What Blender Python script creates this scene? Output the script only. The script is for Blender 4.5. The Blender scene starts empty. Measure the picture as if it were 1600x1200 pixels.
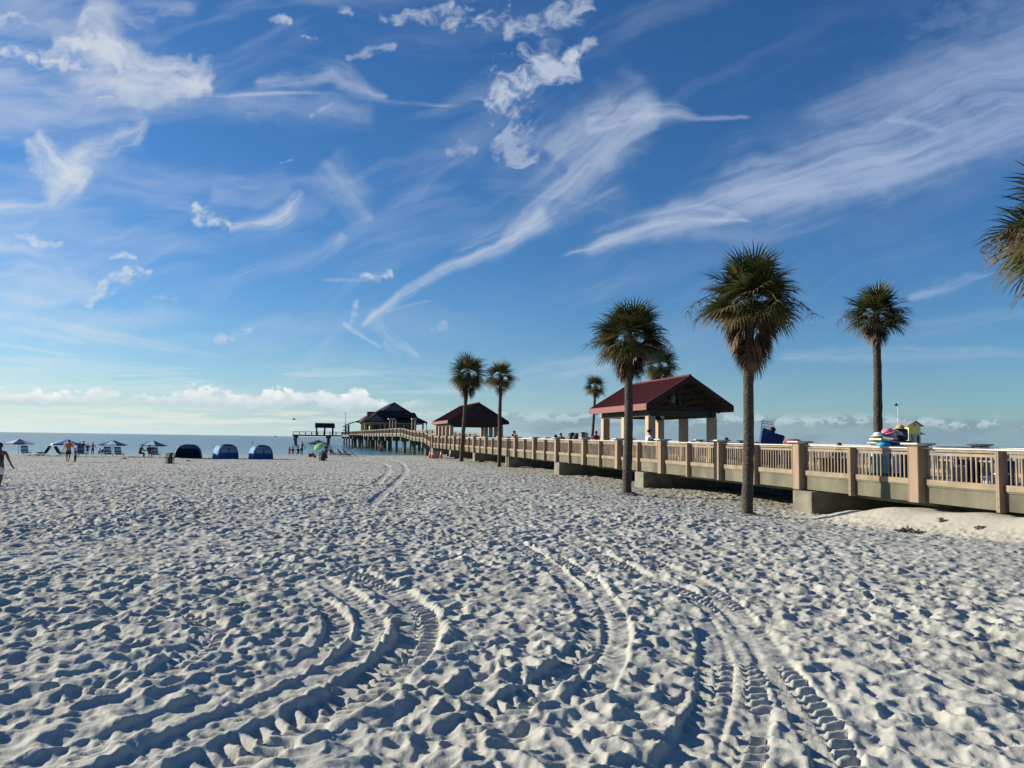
import bpy, bmesh, math, random
import numpy as np
from mathutils import Vector, Matrix, Euler, noise as mnoise
random.seed(7)
R=math.radians
PI=math.pi
SC=bpy.context.scene
COL=SC.collection
EZ=1.65                                  # eye height above the sand at the camera
PITCH=math.atan(87/1200.0); ROLL=R(0.85)
CAMR=(Matrix.Rotation(PI/2+PITCH,3,'X') @ Matrix.Rotation(ROLL,3,'Z'))
def ray(px,py):
    return CAMR @ Vector(((px-800)/1200.0,(600-py)/1200.0,-1.0))
def at(px,py,Y):
    """world point at forward distance Y seen at photo coordinate (used only to measure where real things stand)"""
    v=ray(px,py); k=Y/v.y
    return Vector((v.x*k,Y,EZ+v.z*k))
def xat(px,Y,py=690): return at(px,py,Y).x

# ------------------------------------------------------------------ materials
def newmat(name):
    m=bpy.data.materials.new(name); m.use_nodes=True
    nt=m.node_tree; b=nt.nodes['Principled BSDF']
    return m,nt,b
def mat(name,c,rough=.7,var=.12,scale=3.0,bump=0.0,bscale=30.0,metal=0.0,stretch=(1,1,1),c2=None,trans=0.0,spec=.4):
    m,nt,b=newmat(name)
    N=nt.nodes; L=nt.links
    tc=N.new('ShaderNodeTexCoord'); mp=N.new('ShaderNodeMapping'); mp.inputs['Scale'].default_value=stretch
    L.new(tc.outputs['Object'],mp.inputs[0])
    n=N.new('ShaderNodeTexNoise'); n.inputs['Scale'].default_value=scale; n.inputs['Detail'].default_value=6
    L.new(mp.outputs[0],n.inputs[0])
    cr=N.new('ShaderNodeValToRGB')
    lo=[max(0,x*(1-var)) for x in c]; hi=[min(1,x*(1+var)) for x in c]
    if c2: lo=list(c2)
    cr.color_ramp.elements[0].position=.32; cr.color_ramp.elements[1].position=.66
    cr.color_ramp.elements[0].color=(*lo,1); cr.color_ramp.elements[1].color=(*hi,1)
    L.new(n.outputs[0],cr.inputs[0]); L.new(cr.outputs[0],b.inputs['Base Color'])
    b.inputs['Roughness'].default_value=rough; b.inputs['Metallic'].default_value=metal
    b.inputs['Specular IOR Level'].default_value=spec
    if bump>0:
        n2=N.new('ShaderNodeTexNoise'); n2.inputs['Scale'].default_value=bscale; n2.inputs['Detail'].default_value=5
        L.new(mp.outputs[0],n2.inputs[0])
        bp=N.new('ShaderNodeBump'); bp.inputs['Strength'].default_value=bump; bp.inputs['Distance'].default_value=.02
        L.new(n2.outputs[0],bp.inputs['Height']); L.new(bp.outputs[0],b.inputs['Normal'])
    if trans>0:
        b.inputs['Subsurface Weight'].default_value=0
        tr=N.new('ShaderNodeBsdfTranslucent'); L.new(cr.outputs[0],tr.inputs[0])
        mx=N.new('ShaderNodeMixShader'); mx.inputs[0].default_value=trans
        L.new(b.outputs[0],mx.inputs[1]); L.new(tr.outputs[0],mx.inputs[2])
        L.new(mx.outputs[0],N['Material Output'].inputs[0])
    return m
M={}
M['tan']=mat('tan_timber',(.285,.20,.136),.75,.16,2.2,.25,40,stretch=(1,1,.25))
M['tan2']=mat('tan_baluster',(.25,.188,.128),.75,.25,2.5)
M['cap']=mat('pale_cap_and_sunlit_rail',(.50,.48,.44),.6,.08,5,.1,60)
M['conc']=mat('stained_concrete',(.145,.135,.092),.85,.2,1.1,.5,14,stretch=(1,1,.5),c2=(.075,.07,.048))
M['conc2']=mat('grey_concrete',(.20,.185,.14),.85,.15,2,.3,22,c2=(.12,.11,.085))
M['deck']=mat('weathered_deck_board',(.18,.165,.14),.85,.2,4,.2,20,stretch=(1,8,1))
M['stucco']=mat('peach_stucco',(.46,.33,.22),.85,.06,2,.2,80)
M['fasc']=mat('rose_metal_trim',(.21,.068,.056),.5,.08,3)
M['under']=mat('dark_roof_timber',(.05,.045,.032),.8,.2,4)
M['maroon']=mat('maroon_siding',(.045,.014,.018),.8,.15,2)
M['cream']=mat('cream_render',(.42,.39,.29),.8,.06,2)
M['greywall']=mat('grey_gable_siding',(.11,.11,.12),.8,.1,2)
M['steel']=mat('dull_steel',(.35,.36,.37),.45,.1,8,metal=.6)
M['black']=mat('black_plastic',(.02,.02,.022),.55,.2,6)
M['white']=mat('white_plastic',(.75,.75,.73),.5,.05,6)
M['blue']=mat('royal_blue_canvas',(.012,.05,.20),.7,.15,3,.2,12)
M['lblue']=mat('light_blue_and_sunlit_canvas',(.05,.20,.40),.7,.12,3,.2,12)
M['navy']=mat('navy_canvas',(.012,.02,.06),.7,.15,3,.2,12)
M['meshw']=mat('grey_blue_window_mesh',(.16,.22,.32),.8,.1,30)
M['wood']=mat('weathered_wood',(.30,.24,.17),.8,.2,5,.2,30)
M['yellow']=mat('yellow_clapboard',(.70,.62,.20),.7,.05,3)
M['orange']=mat('orange_plastic',(.70,.10,.03),.5,.08,6)
M['pink']=mat('pink_cloth',(.62,.18,.26),.7,.1,6)
M['red']=mat('red_cloth',(.35,.04,.035),.8,.12,6)
M['orangecloth']=mat('orange_cloth',(.55,.13,.05),.8,.1,6)
M['salmon']=mat('salmon_cloth',(.60,.22,.17),.8,.1,6)
M['teal']=mat('teal_plastic',(.08,.42,.36),.5,.1,6)
M['sky']=mat('turquoise_plastic',(.03,.35,.60),.5,.1,6)
M['lime']=mat('lime_fabric',(.30,.62,.25),.7,.1,3,trans=.4)
M['green']=mat('green_flag_cloth',(.02,.30,.16),.7,.1,5,trans=.3)
M['grey']=mat('grey_cloth',(.22,.23,.26),.8,.1,6)
M['whitecloth']=mat('white_cloth',(.68,.68,.70),.8,.08,6)
M['darkcloth']=mat('dark_cloth',(.03,.03,.04),.8,.2,6)
M['bluecloth']=mat('blue_cloth',(.03,.06,.17),.8,.15,6)
M['olive']=mat('olive_cloth',(.16,.15,.06),.8,.15,6)
M['brown']=mat('brown_leather',(.13,.05,.03),.6,.2,6)
M['skin']=mat('tanned_skin',(.36,.19,.12),.55,.08,5)
M['skin2']=mat('dark_and_shaded_skin',(.13,.065,.04),.55,.08,5)
M['hair']=mat('dark_hair',(.02,.014,.012),.6,.2,20)
M['hair2']=mat('brown_hair',(.07,.035,.02),.6,.2,20)
M['seaweed']=mat('dry_seaweed',(.13,.11,.085),.9,.3,8,.3,30)

M['bluedark']=mat('deep_blue_canvas',(.012,.03,.14),.7,.15,3,.2,12)
M['navy2']=mat('faded_navy_tarpaulin',(.02,.05,.16),.7,.2,3,.3,9)
M['darkwood']=mat('dark_rusty_wire',(.07,.055,.04),.8,.2,6)
def roofmat():
    m,nt,b=newmat('red_standing_seam_metal'); b.inputs['Base Color'].default_value=(.17,.035,.035,1)
    N=nt.nodes;L=nt.links
    n=N.new('ShaderNodeTexNoise'); n.inputs['Scale'].default_value=1.2; n.inputs['Detail'].default_value=5
    tc=N.new('ShaderNodeTexCoord'); L.new(tc.outputs['Object'],n.inputs[0])
    cr=N.new('ShaderNodeValToRGB'); cr.color_ramp.elements[0].color=(.072,.014,.014,1); cr.color_ramp.elements[1].color=(.11,.022,.019,1)
    L.new(n.outputs[0],cr.inputs[0]); L.new(cr.outputs[0],b.inputs['Base Color'])
    b.inputs['Roughness'].default_value=.5; b.inputs['Specular IOR Level'].default_value=.3
    return m
M['roof']=roofmat()
def barkmat():
    m,nt,b=newmat('palm_bark'); N=nt.nodes;L=nt.links
    tc=N.new('ShaderNodeTexCoord')
    mp=N.new('ShaderNodeMapping'); mp.inputs['Scale'].default_value=(1,1,2.5); L.new(tc.outputs['Object'],mp.inputs[0])
    n=N.new('ShaderNodeTexNoise'); n.inputs['Scale'].default_value=6; n.inputs['Detail'].default_value=8; n.inputs['Roughness'].default_value=.7
    L.new(mp.outputs[0],n.inputs[0])
    w=N.new('ShaderNodeTexVoronoi'); w.inputs['Scale'].default_value=9; L.new(mp.outputs[0],w.inputs[0])
    cr=N.new('ShaderNodeValToRGB'); cr.color_ramp.elements[0].position=.3; cr.color_ramp.elements[1].position=.7
    cr.color_ramp.elements[0].color=(.028,.022,.018,1); cr.color_ramp.elements[1].color=(.11,.085,.062,1)
    L.new(n.outputs[0],cr.inputs[0]); L.new(cr.outputs[0],b.inputs['Base Color'])
    b.inputs['Roughness'].default_value=.9
    ad=N.new('ShaderNodeMath'); ad.operation='ADD'; L.new(n.outputs[0],ad.inputs[0]); L.new(w.outputs[0],ad.inputs[1])
    bp=N.new('ShaderNodeBump'); bp.inputs['Strength'].default_value=.9; bp.inputs['Distance'].default_value=.04
    L.new(ad.outputs[0],bp.inputs['Height']); L.new(bp.outputs[0],b.inputs['Normal'])
    return m
M['bark']=barkmat()
M['frond']=mat('palm_frond_green',(.080,.088,.026),.45,.35,1.2,c2=(.024,.036,.013),trans=.22,spec=.55)
M['frondold']=mat('palm_frond_olive',(.15,.115,.045),.5,.25,1.5,c2=(.06,.055,.022),trans=.2)
M['dead']=mat('dead_frond_brown',(.20,.12,.066),.75,.25,2.0,c2=(.08,.046,.026),trans=.15)
M['stalk']=mat('dry_flower_stalk',(.12,.085,.05),.8,.2,3)

# ------------------------------------------------------------------ object helpers
def link(o,parent=None):
    COL.objects.link(o)
    if parent is not None: o.parent=parent
    return o
def tag(o,label=None,cat=None,group=None,kind=None):
    if label: o['label']=label
    if cat: o['category']=cat
    if group: o['group']=group
    if kind: o['kind']=kind
    return o
def thing(name,label,cat,loc=(0,0,0),rz=0,group=None):
    o=bpy.data.objects.new(name,None); o.empty_display_size=.3
    link(o); o.location=loc; o.rotation_euler=(0,0,rz)
    return tag(o,label,cat,group)
class MB:
    def __init__(s): s.v=[]; s.f=[]; s.T=Matrix.Identity(4)
    def add(s,vs,fs):
        k=len(s.v)
        for p in vs: s.v.append(tuple(s.T@Vector(p)))
        for f in fs: s.f.append(tuple(i+k for i in f))
        return s
    def box(s,c,d,rz=0,rx=0,ry=0):
        hx,hy,hz=d[0]/2,d[1]/2,d[2]/2
        m=Matrix.Translation(c)@Euler((rx,ry,rz)).to_matrix().to_4x4()
        vs=[m@Vector((x*hx,y*hy,z*hz)) for z in(-1,1) for y in(-1,1) for x in(-1,1)]
        return s.add(vs,[(0,2,3,1),(4,5,7,6),(0,1,5,4),(2,6,7,3),(0,4,6,2),(1,3,7,5)])
    def beam(s,p0,p1,w,h):
        """rectangular bar, w across horizontally, h vertical (perpendicular section kept vertical)"""
        p0=Vector(p0);p1=Vector(p1); d=p1-p0
        side=Vector((d.y,-d.x,0))
        if side.length<1e-6: side=Vector((1,0,0)); up=Vector((0,1,0))
        else:
            up=Vector((0,0,1))
        side.normalize()
        vs=[]
        for p in(p0,p1):
            for a,b in((-1,-1),(1,-1),(1,1),(-1,1)):
                vs.append(p+side*(a*w/2)+up*(b*h/2))
        return s.add(vs,[(0,1,2,3),(7,6,5,4),(0,4,5,1),(1,5,6,2),(2,6,7,3),(3,7,4,0)])
    def tube(s,pts,rs,n=8,cap=True):
        pts=[Vector(p) for p in pts]
        if not isinstance(rs,(list,tuple)): rs=[rs]*len(pts)
        vs=[];fs=[]
        ref=None
        for i,p in enumerate(pts):
            d=(pts[min(i+1,len(pts)-1)]-pts[max(i-1,0)]).normalized()
            if ref is None: ref=Vector((1,0,0)) if abs(d.x)<.8 else Vector((0,1,0))
            a=(ref-d*ref.dot(d)).normalized(); b=d.cross(a); ref=a
            for k in range(n):
                t=2*PI*k/n; vs.append(p+(a*math.cos(t)+b*math.sin(t))*rs[i])
        for i in range(len(pts)-1):
            for k in range(n):
                k2=(k+1)%n; fs.append((i*n+k,i*n+k2,(i+1)*n+k2,(i+1)*n+k))
        if cap: fs.append(tuple(range(n-1,-1,-1))); fs.append(tuple((len(pts)-1)*n+k for k in range(n)))
        return s.add(vs,fs)
    def prism(s,prof,y0,y1):
        """profile [(x,z)] extruded along y"""
        n=len(prof)
        vs=[(x,y0,z) for x,z in prof]+[(x,y1,z) for x,z in prof]
        fs=[tuple(range(n)),tuple(range(2*n-1,n-1,-1))]
        fs+=[(i,n+i,n+(i+1)%n,(i+1)%n) for i in range(n)]
        return s.add(vs,fs)
    def ball(s,c,r,n=10,m=7,jit=0):
        rx,ry,rz=(r,r,r) if not isinstance(r,(tuple,list)) else r
        vs=[(c[0],c[1],c[2]-rz)]; fs=[]
        for i in range(1,m):
            th=-PI/2+PI*i/m
            for k in range(n):
                ph=2*PI*k/n; j=1+random.uniform(-jit,jit)
                vs.append((c[0]+rx*j*math.cos(th)*math.cos(ph),c[1]+ry*j*math.cos(th)*math.sin(ph),c[2]+rz*j*math.sin(th)))
        vs.append((c[0],c[1],c[2]+rz)); t=len(vs)-1
        for k in range(n): fs.append((0,1+(k+1)%n,1+k))
        for i in range(m-2):
            for k in range(n):
                a=1+i*n;fs.append((a+k,a+(k+1)%n,a+n+(k+1)%n,a+n+k))
        a=1+(m-2)*n
        for k in range(n): fs.append((a+k,a+(k+1)%n,t))
        return s.add(vs,fs)
    def build(s,name,m,parent=None,smooth=False,bevel=0,loc=None):
        me=bpy.data.meshes.new(name); me.from_pydata(s.v,[],s.f)
        me.validate(); 
        bm=bmesh.new(); bm.from_mesh(me); bmesh.ops.recalc_face_normals(bm,faces=bm.faces); bm.to_mesh(me); bm.free()
        me.materials.append(M[m] if isinstance(m,str) else m)
        if smooth:
            for p in me.polygons: p.use_smooth=True
        o=bpy.data.objects.new(name,me); link(o,parent)
        if bevel:
            b=o.modifiers.new('bevel','BEVEL'); b.width=bevel; b.segments=2; b.limit_method='ANGLE'
        if loc: o.location=loc
        return o

# pier frame: s along the pier (seaward), t across (0 = near railing)
PANG=math.atan(.2667)
UX,UY=-math.sin(PANG),math.cos(PANG)
NX,NY=math.cos(PANG),math.sin(PANG)
PX0=15.75
def pw(s,t): return (PX0+s*UX+t*NX, s*UY+t*NY)
def pst(x,y):
    x=x-PX0; return (x*UX+y*UY, x*NX+y*NY)
RAILPTS=[(0,-.12),(97,.27),(99.8,.28),(106.1,.90),(117,1.04),(131.5,1.66),(275,1.78)]
def railz(s):      # world height of the rail top
    for (a,za),(b,zb) in zip(RAILPTS,RAILPTS[1:]):
        if s<=b: return EZ+za+(zb-za)*(s-a)/(b-a)
    return EZ+RAILPTS[-1][1]
SB=131.5
BANG=math.atan(.297)-PANG     # slight bend of the outer pier
def PL(s,t,z=0):               # pier-local point, local x=t y=s
    if s<=SB: return Vector((t,s,z))
    c,sn=math.cos(BANG),math.sin(BANG); ds=s-SB
    return Vector((t*c-ds*sn, SB+ds*c+t*sn, z))
def PW(s,t,z=0):               # world point on the pier
    p=PL(s,t,z); x,y=pw(p.y,p.x); return Vector((x,y,z))
def decz(s): return railz(s)-1.07
# ------------------------------------------------------------------ terrain
SEA=-.80
def sstep(a,b,x):
    t=np.clip((x-a)/(b-a),0,1); return t*t*(3-2*t)
def base_z(X,Y):
    X=np.asarray(X,float);Y=np.asarray(Y,float)
    q=-((X+15)*-.498+(Y-115)*.867)         # metres inland of the waterline
    f=np.interp(q,[-60,-15,0,17,40,60,75,107,200],[-2.2,-.55,-.03,.10,.17,.30,.48,.80,.95])
    z=SEA+f
    s=(X-PX0)*UX+Y*UY; t=(X-PX0)*NX+Y*NY
    w=sstep(-7,-1.5,t)*sstep(10,24,Y)*(1-sstep(80,100,Y))
    z=z*(1-w)+(-.50)*w
    mound=sstep(-2.1,-.15,t)*(1-sstep(21.0,24.2,s+.35*np.sin(t*2.1)))
    z=z+mound*.46
    return z
def cell_hash(ix,iy,k):
    h=(ix.astype(np.int64)*374761393+iy.astype(np.int64)*668265263+k*2147483647)&0xffffffff
    h=((h^(h>>13))*1274126177)&0xffffffff
    h=(h^(h>>16))&0xffffffff
    return (h/4294967295.0).astype(np.float32)
def vnoise(X,Y,k):
    ix=np.floor(X);iy=np.floor(Y);fx=(X-ix).astype(np.float32);fy=(Y-iy).astype(np.float32)
    fx=fx*fx*(3-2*fx);fy=fy*fy*(3-2*fy)
    a=cell_hash(ix,iy,k);b=cell_hash(ix+1,iy,k);c=cell_hash(ix,iy+1,k);d=cell_hash(ix+1,iy+1,k)
    return (a*(1-fx)+b*fx)*(1-fy)+(c*(1-fx)+d*fx)*fy
def prints(X,Y,cs,k,depth,el=2.0):
    """overlapping bowls pressed by feet: lower envelope of randomly turned elliptical cups -> sharp crests"""
    gx=X/cs;gy=Y/cs; ix=np.floor(gx);iy=np.floor(gy)
    best=np.full(X.shape,9.0,np.float32)
    for dx in(-1,0,1):
        for dy in(-1,0,1):
            cx=ix+dx;cy=iy+dy
            px=cx+cell_hash(cx,cy,k)*1.0;py=cy+cell_hash(cx,cy,k+1)*1.0
            an=cell_hash(cx,cy,k+2)*PI; off=cell_hash(cx,cy,k+3)
            sz=.55+.75*cell_hash(cx,cy,k+4)
            ca=np.cos(an);sa=np.sin(an)
            rx=(gx-px).astype(np.float32);ry=(gy-py).astype(np.float32)
            u=(rx*ca+ry*sa)/sz;v=(-rx*sa+ry*ca)*1.45/sz
            h=(u*u+v*v)*1.15+off*.75
            best=np.minimum(best,h)
    return np.minimum(best,1.25)*depth
def warp(X,Y,f,k): return vnoise(X*f,Y*f,k)-.5

TRACKS=[  # photo positions along each wheel rut, width, depth, lugs
 ([(505,889),(560,903),(610,925),(645,955),(655,985),(640,1022),(590,1068),(520,1110),(430,1150),(330,1205),(200,1290)],.42,.070,1),
 ([(480,902),(520,918),(560,945),(580,975),(570,1010),(520,1050),(440,1092),(330,1140),(200,1200),(60,1270)],.30,.045,.3),
 ([(455,925),(500,945),(528,975),(520,1005),(470,1042),(370,1085),(240,1130),(90,1190),(-60,1250)],.26,.045,.3),
 ([(795,845),(850,880),(900,925),(925,965),(925,1005),(895,1045),(840,1085),(760,1130),(650,1190)],.30,.036,1),
 ([(860,870),(915,905),(950,945),(963,985),(958,1030),(930,1080),(880,1130)],.26,.034,1),
 ([(900,850),(955,880),(1000,900),(1065,925),(1125,965),(1155,1010),(1165,1060),(1168,1120),(1150,1200),(1120,1290)],.30,.036,1),
 ([(1010,878),(1090,910),(1135,945),(1185,1000),(1225,1060),(1270,1120),(1310,1200),(1350,1290)],.30,.036,1),
 ([(1080,950),(1105,985),(1120,1045),(1110,1110),(1070,1190),(1000,1280)],.26,.03,1),
 ([(230,955),(330,985),(280,1040),(120,1090),(0,1130)],.28,.03,1),
 ([(590,714),(622,722),(634,735),(622,752),(580,790)],.35,.014,0),
 ([(560,716),(600,726),(606,738),(585,760)],.35,.014,0),
]
def ground_pt(px,py):
    v=ray(px,py); z=-.1
    for _ in range(12):
        k=(z-EZ)/v.z; z=float(base_z(v.x*k,v.y*k))
    return (v.x*k,v.y*k)
def densify(pts,n=10):
    out=[]
    P=[pts[0]]+pts+[pts[-1]]
    for i in range(1,len(P)-2):
        p0,p1,p2,p3=[np.array(P[j]) for j in(i-1,i,i+1,i+2)]
        for j in range(n):
            t=j/n
            out.append(.5*((2*p1)+(-p0+p2)*t+(2*p0-5*p1+4*p2-p3)*t*t+(-p0+3*p1-3*p2+p3)*t**3))
    out.append(np.array(P[-1])); return out

def sand_height(X,Y):
    z=base_z(X,Y)
    s=(X-PX0)*UX+Y*UY; t=(X-PX0)*NX+Y*NY
    X=X.astype(np.float64);Y=Y.astype(np.float64)
    wx=X+.11*warp(X,Y,3.1,11)+.05*warp(X,Y,9.7,12)+.02*warp(X,Y,23,15); wy=Y+.11*warp(X,Y,3.3,13)+.05*warp(X,Y,9.1,14)+.02*warp(X,Y,25,16)
    lg=.50+.75*vnoise(X*.35,Y*.35,21)+.35*vnoise(X*1.1,Y*1.1,22)
    rel=prints(wx,wy,.165,101,.041)+ prints(wx+7.7,wy-3.1,.28,404,.017)+ prints(wx+2.7,wy-5.1,.105,202,.021)
    rel=rel*lg
    rel+=.024*warp(X,Y,.9,31)+.022*warp(X,Y,2.9,32)+.008*warp(X,Y,13,33)+.004*warp(X,Y,31,34)
    # smoother places: the mound beside the pier, wet strip by the water, packed patches at right
    q=-((X+15)*-.498+(Y-115)*.867)
    mound=sstep(-2.3,-.6,t)*(1-sstep(22.0,25,s))
    k=1-.86*mound
    k*=sstep(0,14,q)*.92+.08
    k*=1-.45*sstep(.0,1.0,(X-2.5)/6)*(1-sstep(17,24,Y))*sstep(6,10,Y)
    out=rel*k
    out-=.03
    pr=.03*sstep(-1.5,-.2,t)*mound*np.sin(s*3.1+2*warp(X,Y,1.2,77))
    out+=pr
    # wheel ruts
    for pts,w,dp,lug in TRACKS:
        g=densify([ground_pt(*p) for p in pts])
        G=np.array(g); mnx,mny=G.min(0)-1.2; mxx,mxy=G.max(0)+1.2
        sel=(X>mnx)&(X<mxx)&(Y>mny)&(Y<mxy)
        xs=X[sel].astype(np.float32);ys=Y[sel].astype(np.float32)
        if xs.size==0: continue
        bd=np.full(xs.shape,9,np.float32); bs=np.zeros(xs.shape,np.float32); bside=np.zeros(xs.shape,np.float32)
        acc=0
        for a,b in zip(G,G[1:]):
            d=b-a; L=math.hypot(*d)
            if L<1e-4: continue
            tt=((xs-a[0])*d[0]+(ys-a[1])*d[1])/L/L; tc=np.clip(tt,0,1)
            dx=xs-(a[0]+tc*d[0]);dy=ys-(a[1]+tc*d[1]); dist=np.sqrt(dx*dx+dy*dy)
            m=dist<bd; bd[m]=dist[m]; bs[m]=(acc+tc*L)[m]; sd=np.sign(dx*d[1]-dy*d[0]); bside[m]=sd[m]
            acc+=L
        fade=sstep(0,.8,bs)*(1-sstep(acc-.8,acc,bs))
        wob=.03*(vnoise(xs*3,ys*3,91)-.5)
        r=(bd+wob)/(w/2)
        inside=1-sstep(.75,1.05,r)
        berm=np.exp(-((r-1.16)/.17)**2)*(.4+1.2*vnoise(xs*2.3,ys*2.3,93))
        prof=-dp*.40*inside+dp*.17*berm
        lugs=lug*.021*(.15+1.0*sstep(.3,.6,vnoise(xs*2.1,ys*2.1,95)))*(.7+.6*vnoise(xs*7,ys*7,97))*inside*np.clip(1.6*np.sin(2*PI*((bs+.05*(vnoise(xs*2,ys*2,96)-.5))/.135)+r*3.6+(bside>0)*PI),-1,1)*(r>.1)*sstep(1.05,.8,r)
        o=out[sel]
        damp=1-.60*inside*fade
        broken=.7+.3*sstep(.25,.5,vnoise(xs*.9,ys*.9,57))
        out[sel]=o*damp+(prof*.9+lugs)*fade*broken+.0
    return z+out

def make_sand():
    ys=[-60,-45,-32,-22,-15,-10,-6,-3,-1.2,0.]
    y=.4; 
    while y<9: ys.append(y); y+= .03 if y<2.6 else .0165+.0022*(y-2.6)
    while y<108: ys.append(y); y+=min(.13,.030+.0021*(y-9))
    while y<150: ys.append(y); y+=.8
    while y<420: ys.append(y); y+=15
    ys=np.array(ys)
    nc=1250
    u=np.linspace(-1,1,nc)
    out=np.array([1.04,1.12,1.3,1.7,2.6,4.5,8,14])
    U=np.concatenate([-out[::-1],u,out])
    W=np.maximum(3.2,3.2+.76*np.maximum(ys,0))
    W=np.where(ys<0,3.2+.9*np.abs(ys),W)
    X=U[None,:]*W[:,None]; Y=np.repeat(ys[:,None],len(U),1)
    X=X+0.0; nr,ncx=X.shape
    Z=sand_height(X.ravel(),Y.ravel()).reshape(nr,ncx)
    co=np.stack([X,Y,Z],-1).reshape(-1,3).astype(np.float32)
    idx=np.arange(nr*ncx).reshape(nr,ncx)
    q=np.stack([idx[:-1,:-1],idx[:-1,1:],idx[1:,1:],idx[1:,:-1]],-1).reshape(-1,4)
    me=bpy.data.meshes.new('sand')
    me.vertices.add(len(co)); me.vertices.foreach_set('co',co.ravel())
    me.loops.add(q.size); me.loops.foreach_set('vertex_index',q.ravel().astype(np.int32))
    me.polygons.add(len(q)); me.polygons.foreach_set('loop_start',np.arange(0,q.size,4,dtype=np.int32))
    me.polygons.foreach_set('loop_total',np.full(len(q),4,np.int32))
    me.update(calc_edges=True)
    me.polygons.foreach_set('use_smooth',np.ones(len(q),bool))
    # attributes: dampness by the water, brown litter along the pier, fine cream blown sand
    Xf=X.ravel();Yf=Y.ravel(); s=(Xf-PX0)*UX+Yf*UY; t=(Xf-PX0)*NX+Yf*NY
    qq=-((Xf+15)*-.498+(Yf-115)*.867)
    wet=1-sstep(1,9,qq)
    lit=sstep(-3.2,-1.2,t+.8*(vnoise(Xf*.8,Yf*.8,5)-.5))*sstep(23.5,28,s)*(1-sstep(95,105,s))
    cream=sstep(-2.6,-1.4,t)*(1-sstep(23,25,s))
    for nm,a in(('wet',wet),('litter',lit),('cream',cream)):
        at_=me.attributes.new(nm,'FLOAT','POINT'); at_.data.foreach_set('value',np.asarray(a,np.float32))
    m,nt,b=newmat('white_quartz_sand'); N=nt.nodes;L=nt.links
    tc=N.new('ShaderNodeTexCoord')
    n1=N.new('ShaderNodeTexNoise'); n1.inputs['Scale'].default_value=.6; n1.inputs['Detail'].default_value=8
    n2=N.new('ShaderNodeTexNoise'); n2.inputs['Scale'].default_value=60; n2.inputs['Detail'].default_value=4
    for n in(n1,n2): L.new(tc.outputs['Object'],n.inputs[0])
    cr=N.new('ShaderNodeValToRGB'); cr.color_ramp.elements[0].position=.3; cr.color_ramp.elements[1].position=.7
    cr.color_ramp.elements[0].color=(.375,.365,.318,1); cr.color_ramp.elements[1].color=(.475,.465,.41,1)
    L.new(n1.outputs[0],cr.inputs[0])
    cur=cr.outputs[0]
    def mixc(cur,fac,colr):
        mx=N.new('ShaderNodeMix'); mx.data_type='RGBA'; L.new(fac,mx.inputs[0]); L.new(cur,mx.inputs[6]); mx.inputs[7].default_value=colr
        return mx.outputs[2]
    def attr(n): a=N.new('ShaderNodeAttribute'); a.attribute_name=n; return a.outputs['Fac']
    def mul(a,k):
        x=N.new('ShaderNodeMath'); x.operation='MULTIPLY'; L.new(a,x.inputs[0])
        if isinstance(k,(int,float)): x.inputs[1].default_value=k
        else: L.new(k,x.inputs[1])
        return x.outputs[0]
    sp=N.new('ShaderNodeTexNoise'); sp.inputs['Scale'].default_value=9; sp.inputs['Detail'].default_value=6; L.new(tc.outputs['Object'],sp.inputs[0])
    spr=N.new('ShaderNodeMapRange'); spr.inputs[1].default_value=.45; spr.inputs[2].default_value=.6; L.new(sp.outputs[0],spr.inputs[0])
    cur=mixc(cur,mul(attr('litter'),mul(spr.outputs[0],.75)),(.20,.16,.11,1))
    cur=mixc(cur,mul(attr('cream'),.75),(.49,.455,.37,1))
    cur=mixc(cur,mul(attr('wet'),.8),(.22,.20,.165,1))
    L.new(cur,b.inputs['Base Color']); b.inputs['Roughness'].default_value=.9; b.inputs['Specular IOR Level'].default_value=.15
    n3=N.new('ShaderNodeTexNoise'); n3.inputs['Scale'].default_value=16; n3.inputs['Detail'].default_value=7; n3.inputs['Roughness'].default_value=.65; L.new(tc.outputs['Object'],n3.inputs[0])
    bp0=N.new('ShaderNodeBump'); bp0.inputs['Strength'].default_value=.45; bp0.inputs['Distance'].default_value=.022; L.new(n3.outputs[0],bp0.inputs['Height'])
    bp=N.new('ShaderNodeBump'); bp.inputs['Strength'].default_value=.35; bp.inputs['Distance'].default_value=.006; L.new(bp0.outputs[0],bp.inputs['Normal'])
    L.new(n2.outputs[0],bp.inputs['Height']); L.new(bp.outputs[0],b.inputs['Normal'])
    me.materials.append(m)
    o=bpy.data.objects.new('sand',me); link(o); tag(o,kind='structure'); return o
make_sand()

def gz(x,y): return float(sand_height(np.array([x,x+.1,x-.1]),np.array([y,y+.1,y-.1])).mean())
def spot(px,Y,dz=0):
    """ground position in the column px of the photo at forward distance Y"""
    v=ray(px,700); x=v.x*Y/v.y
    return (x,Y,float(base_z(x,Y))+dz)

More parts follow.
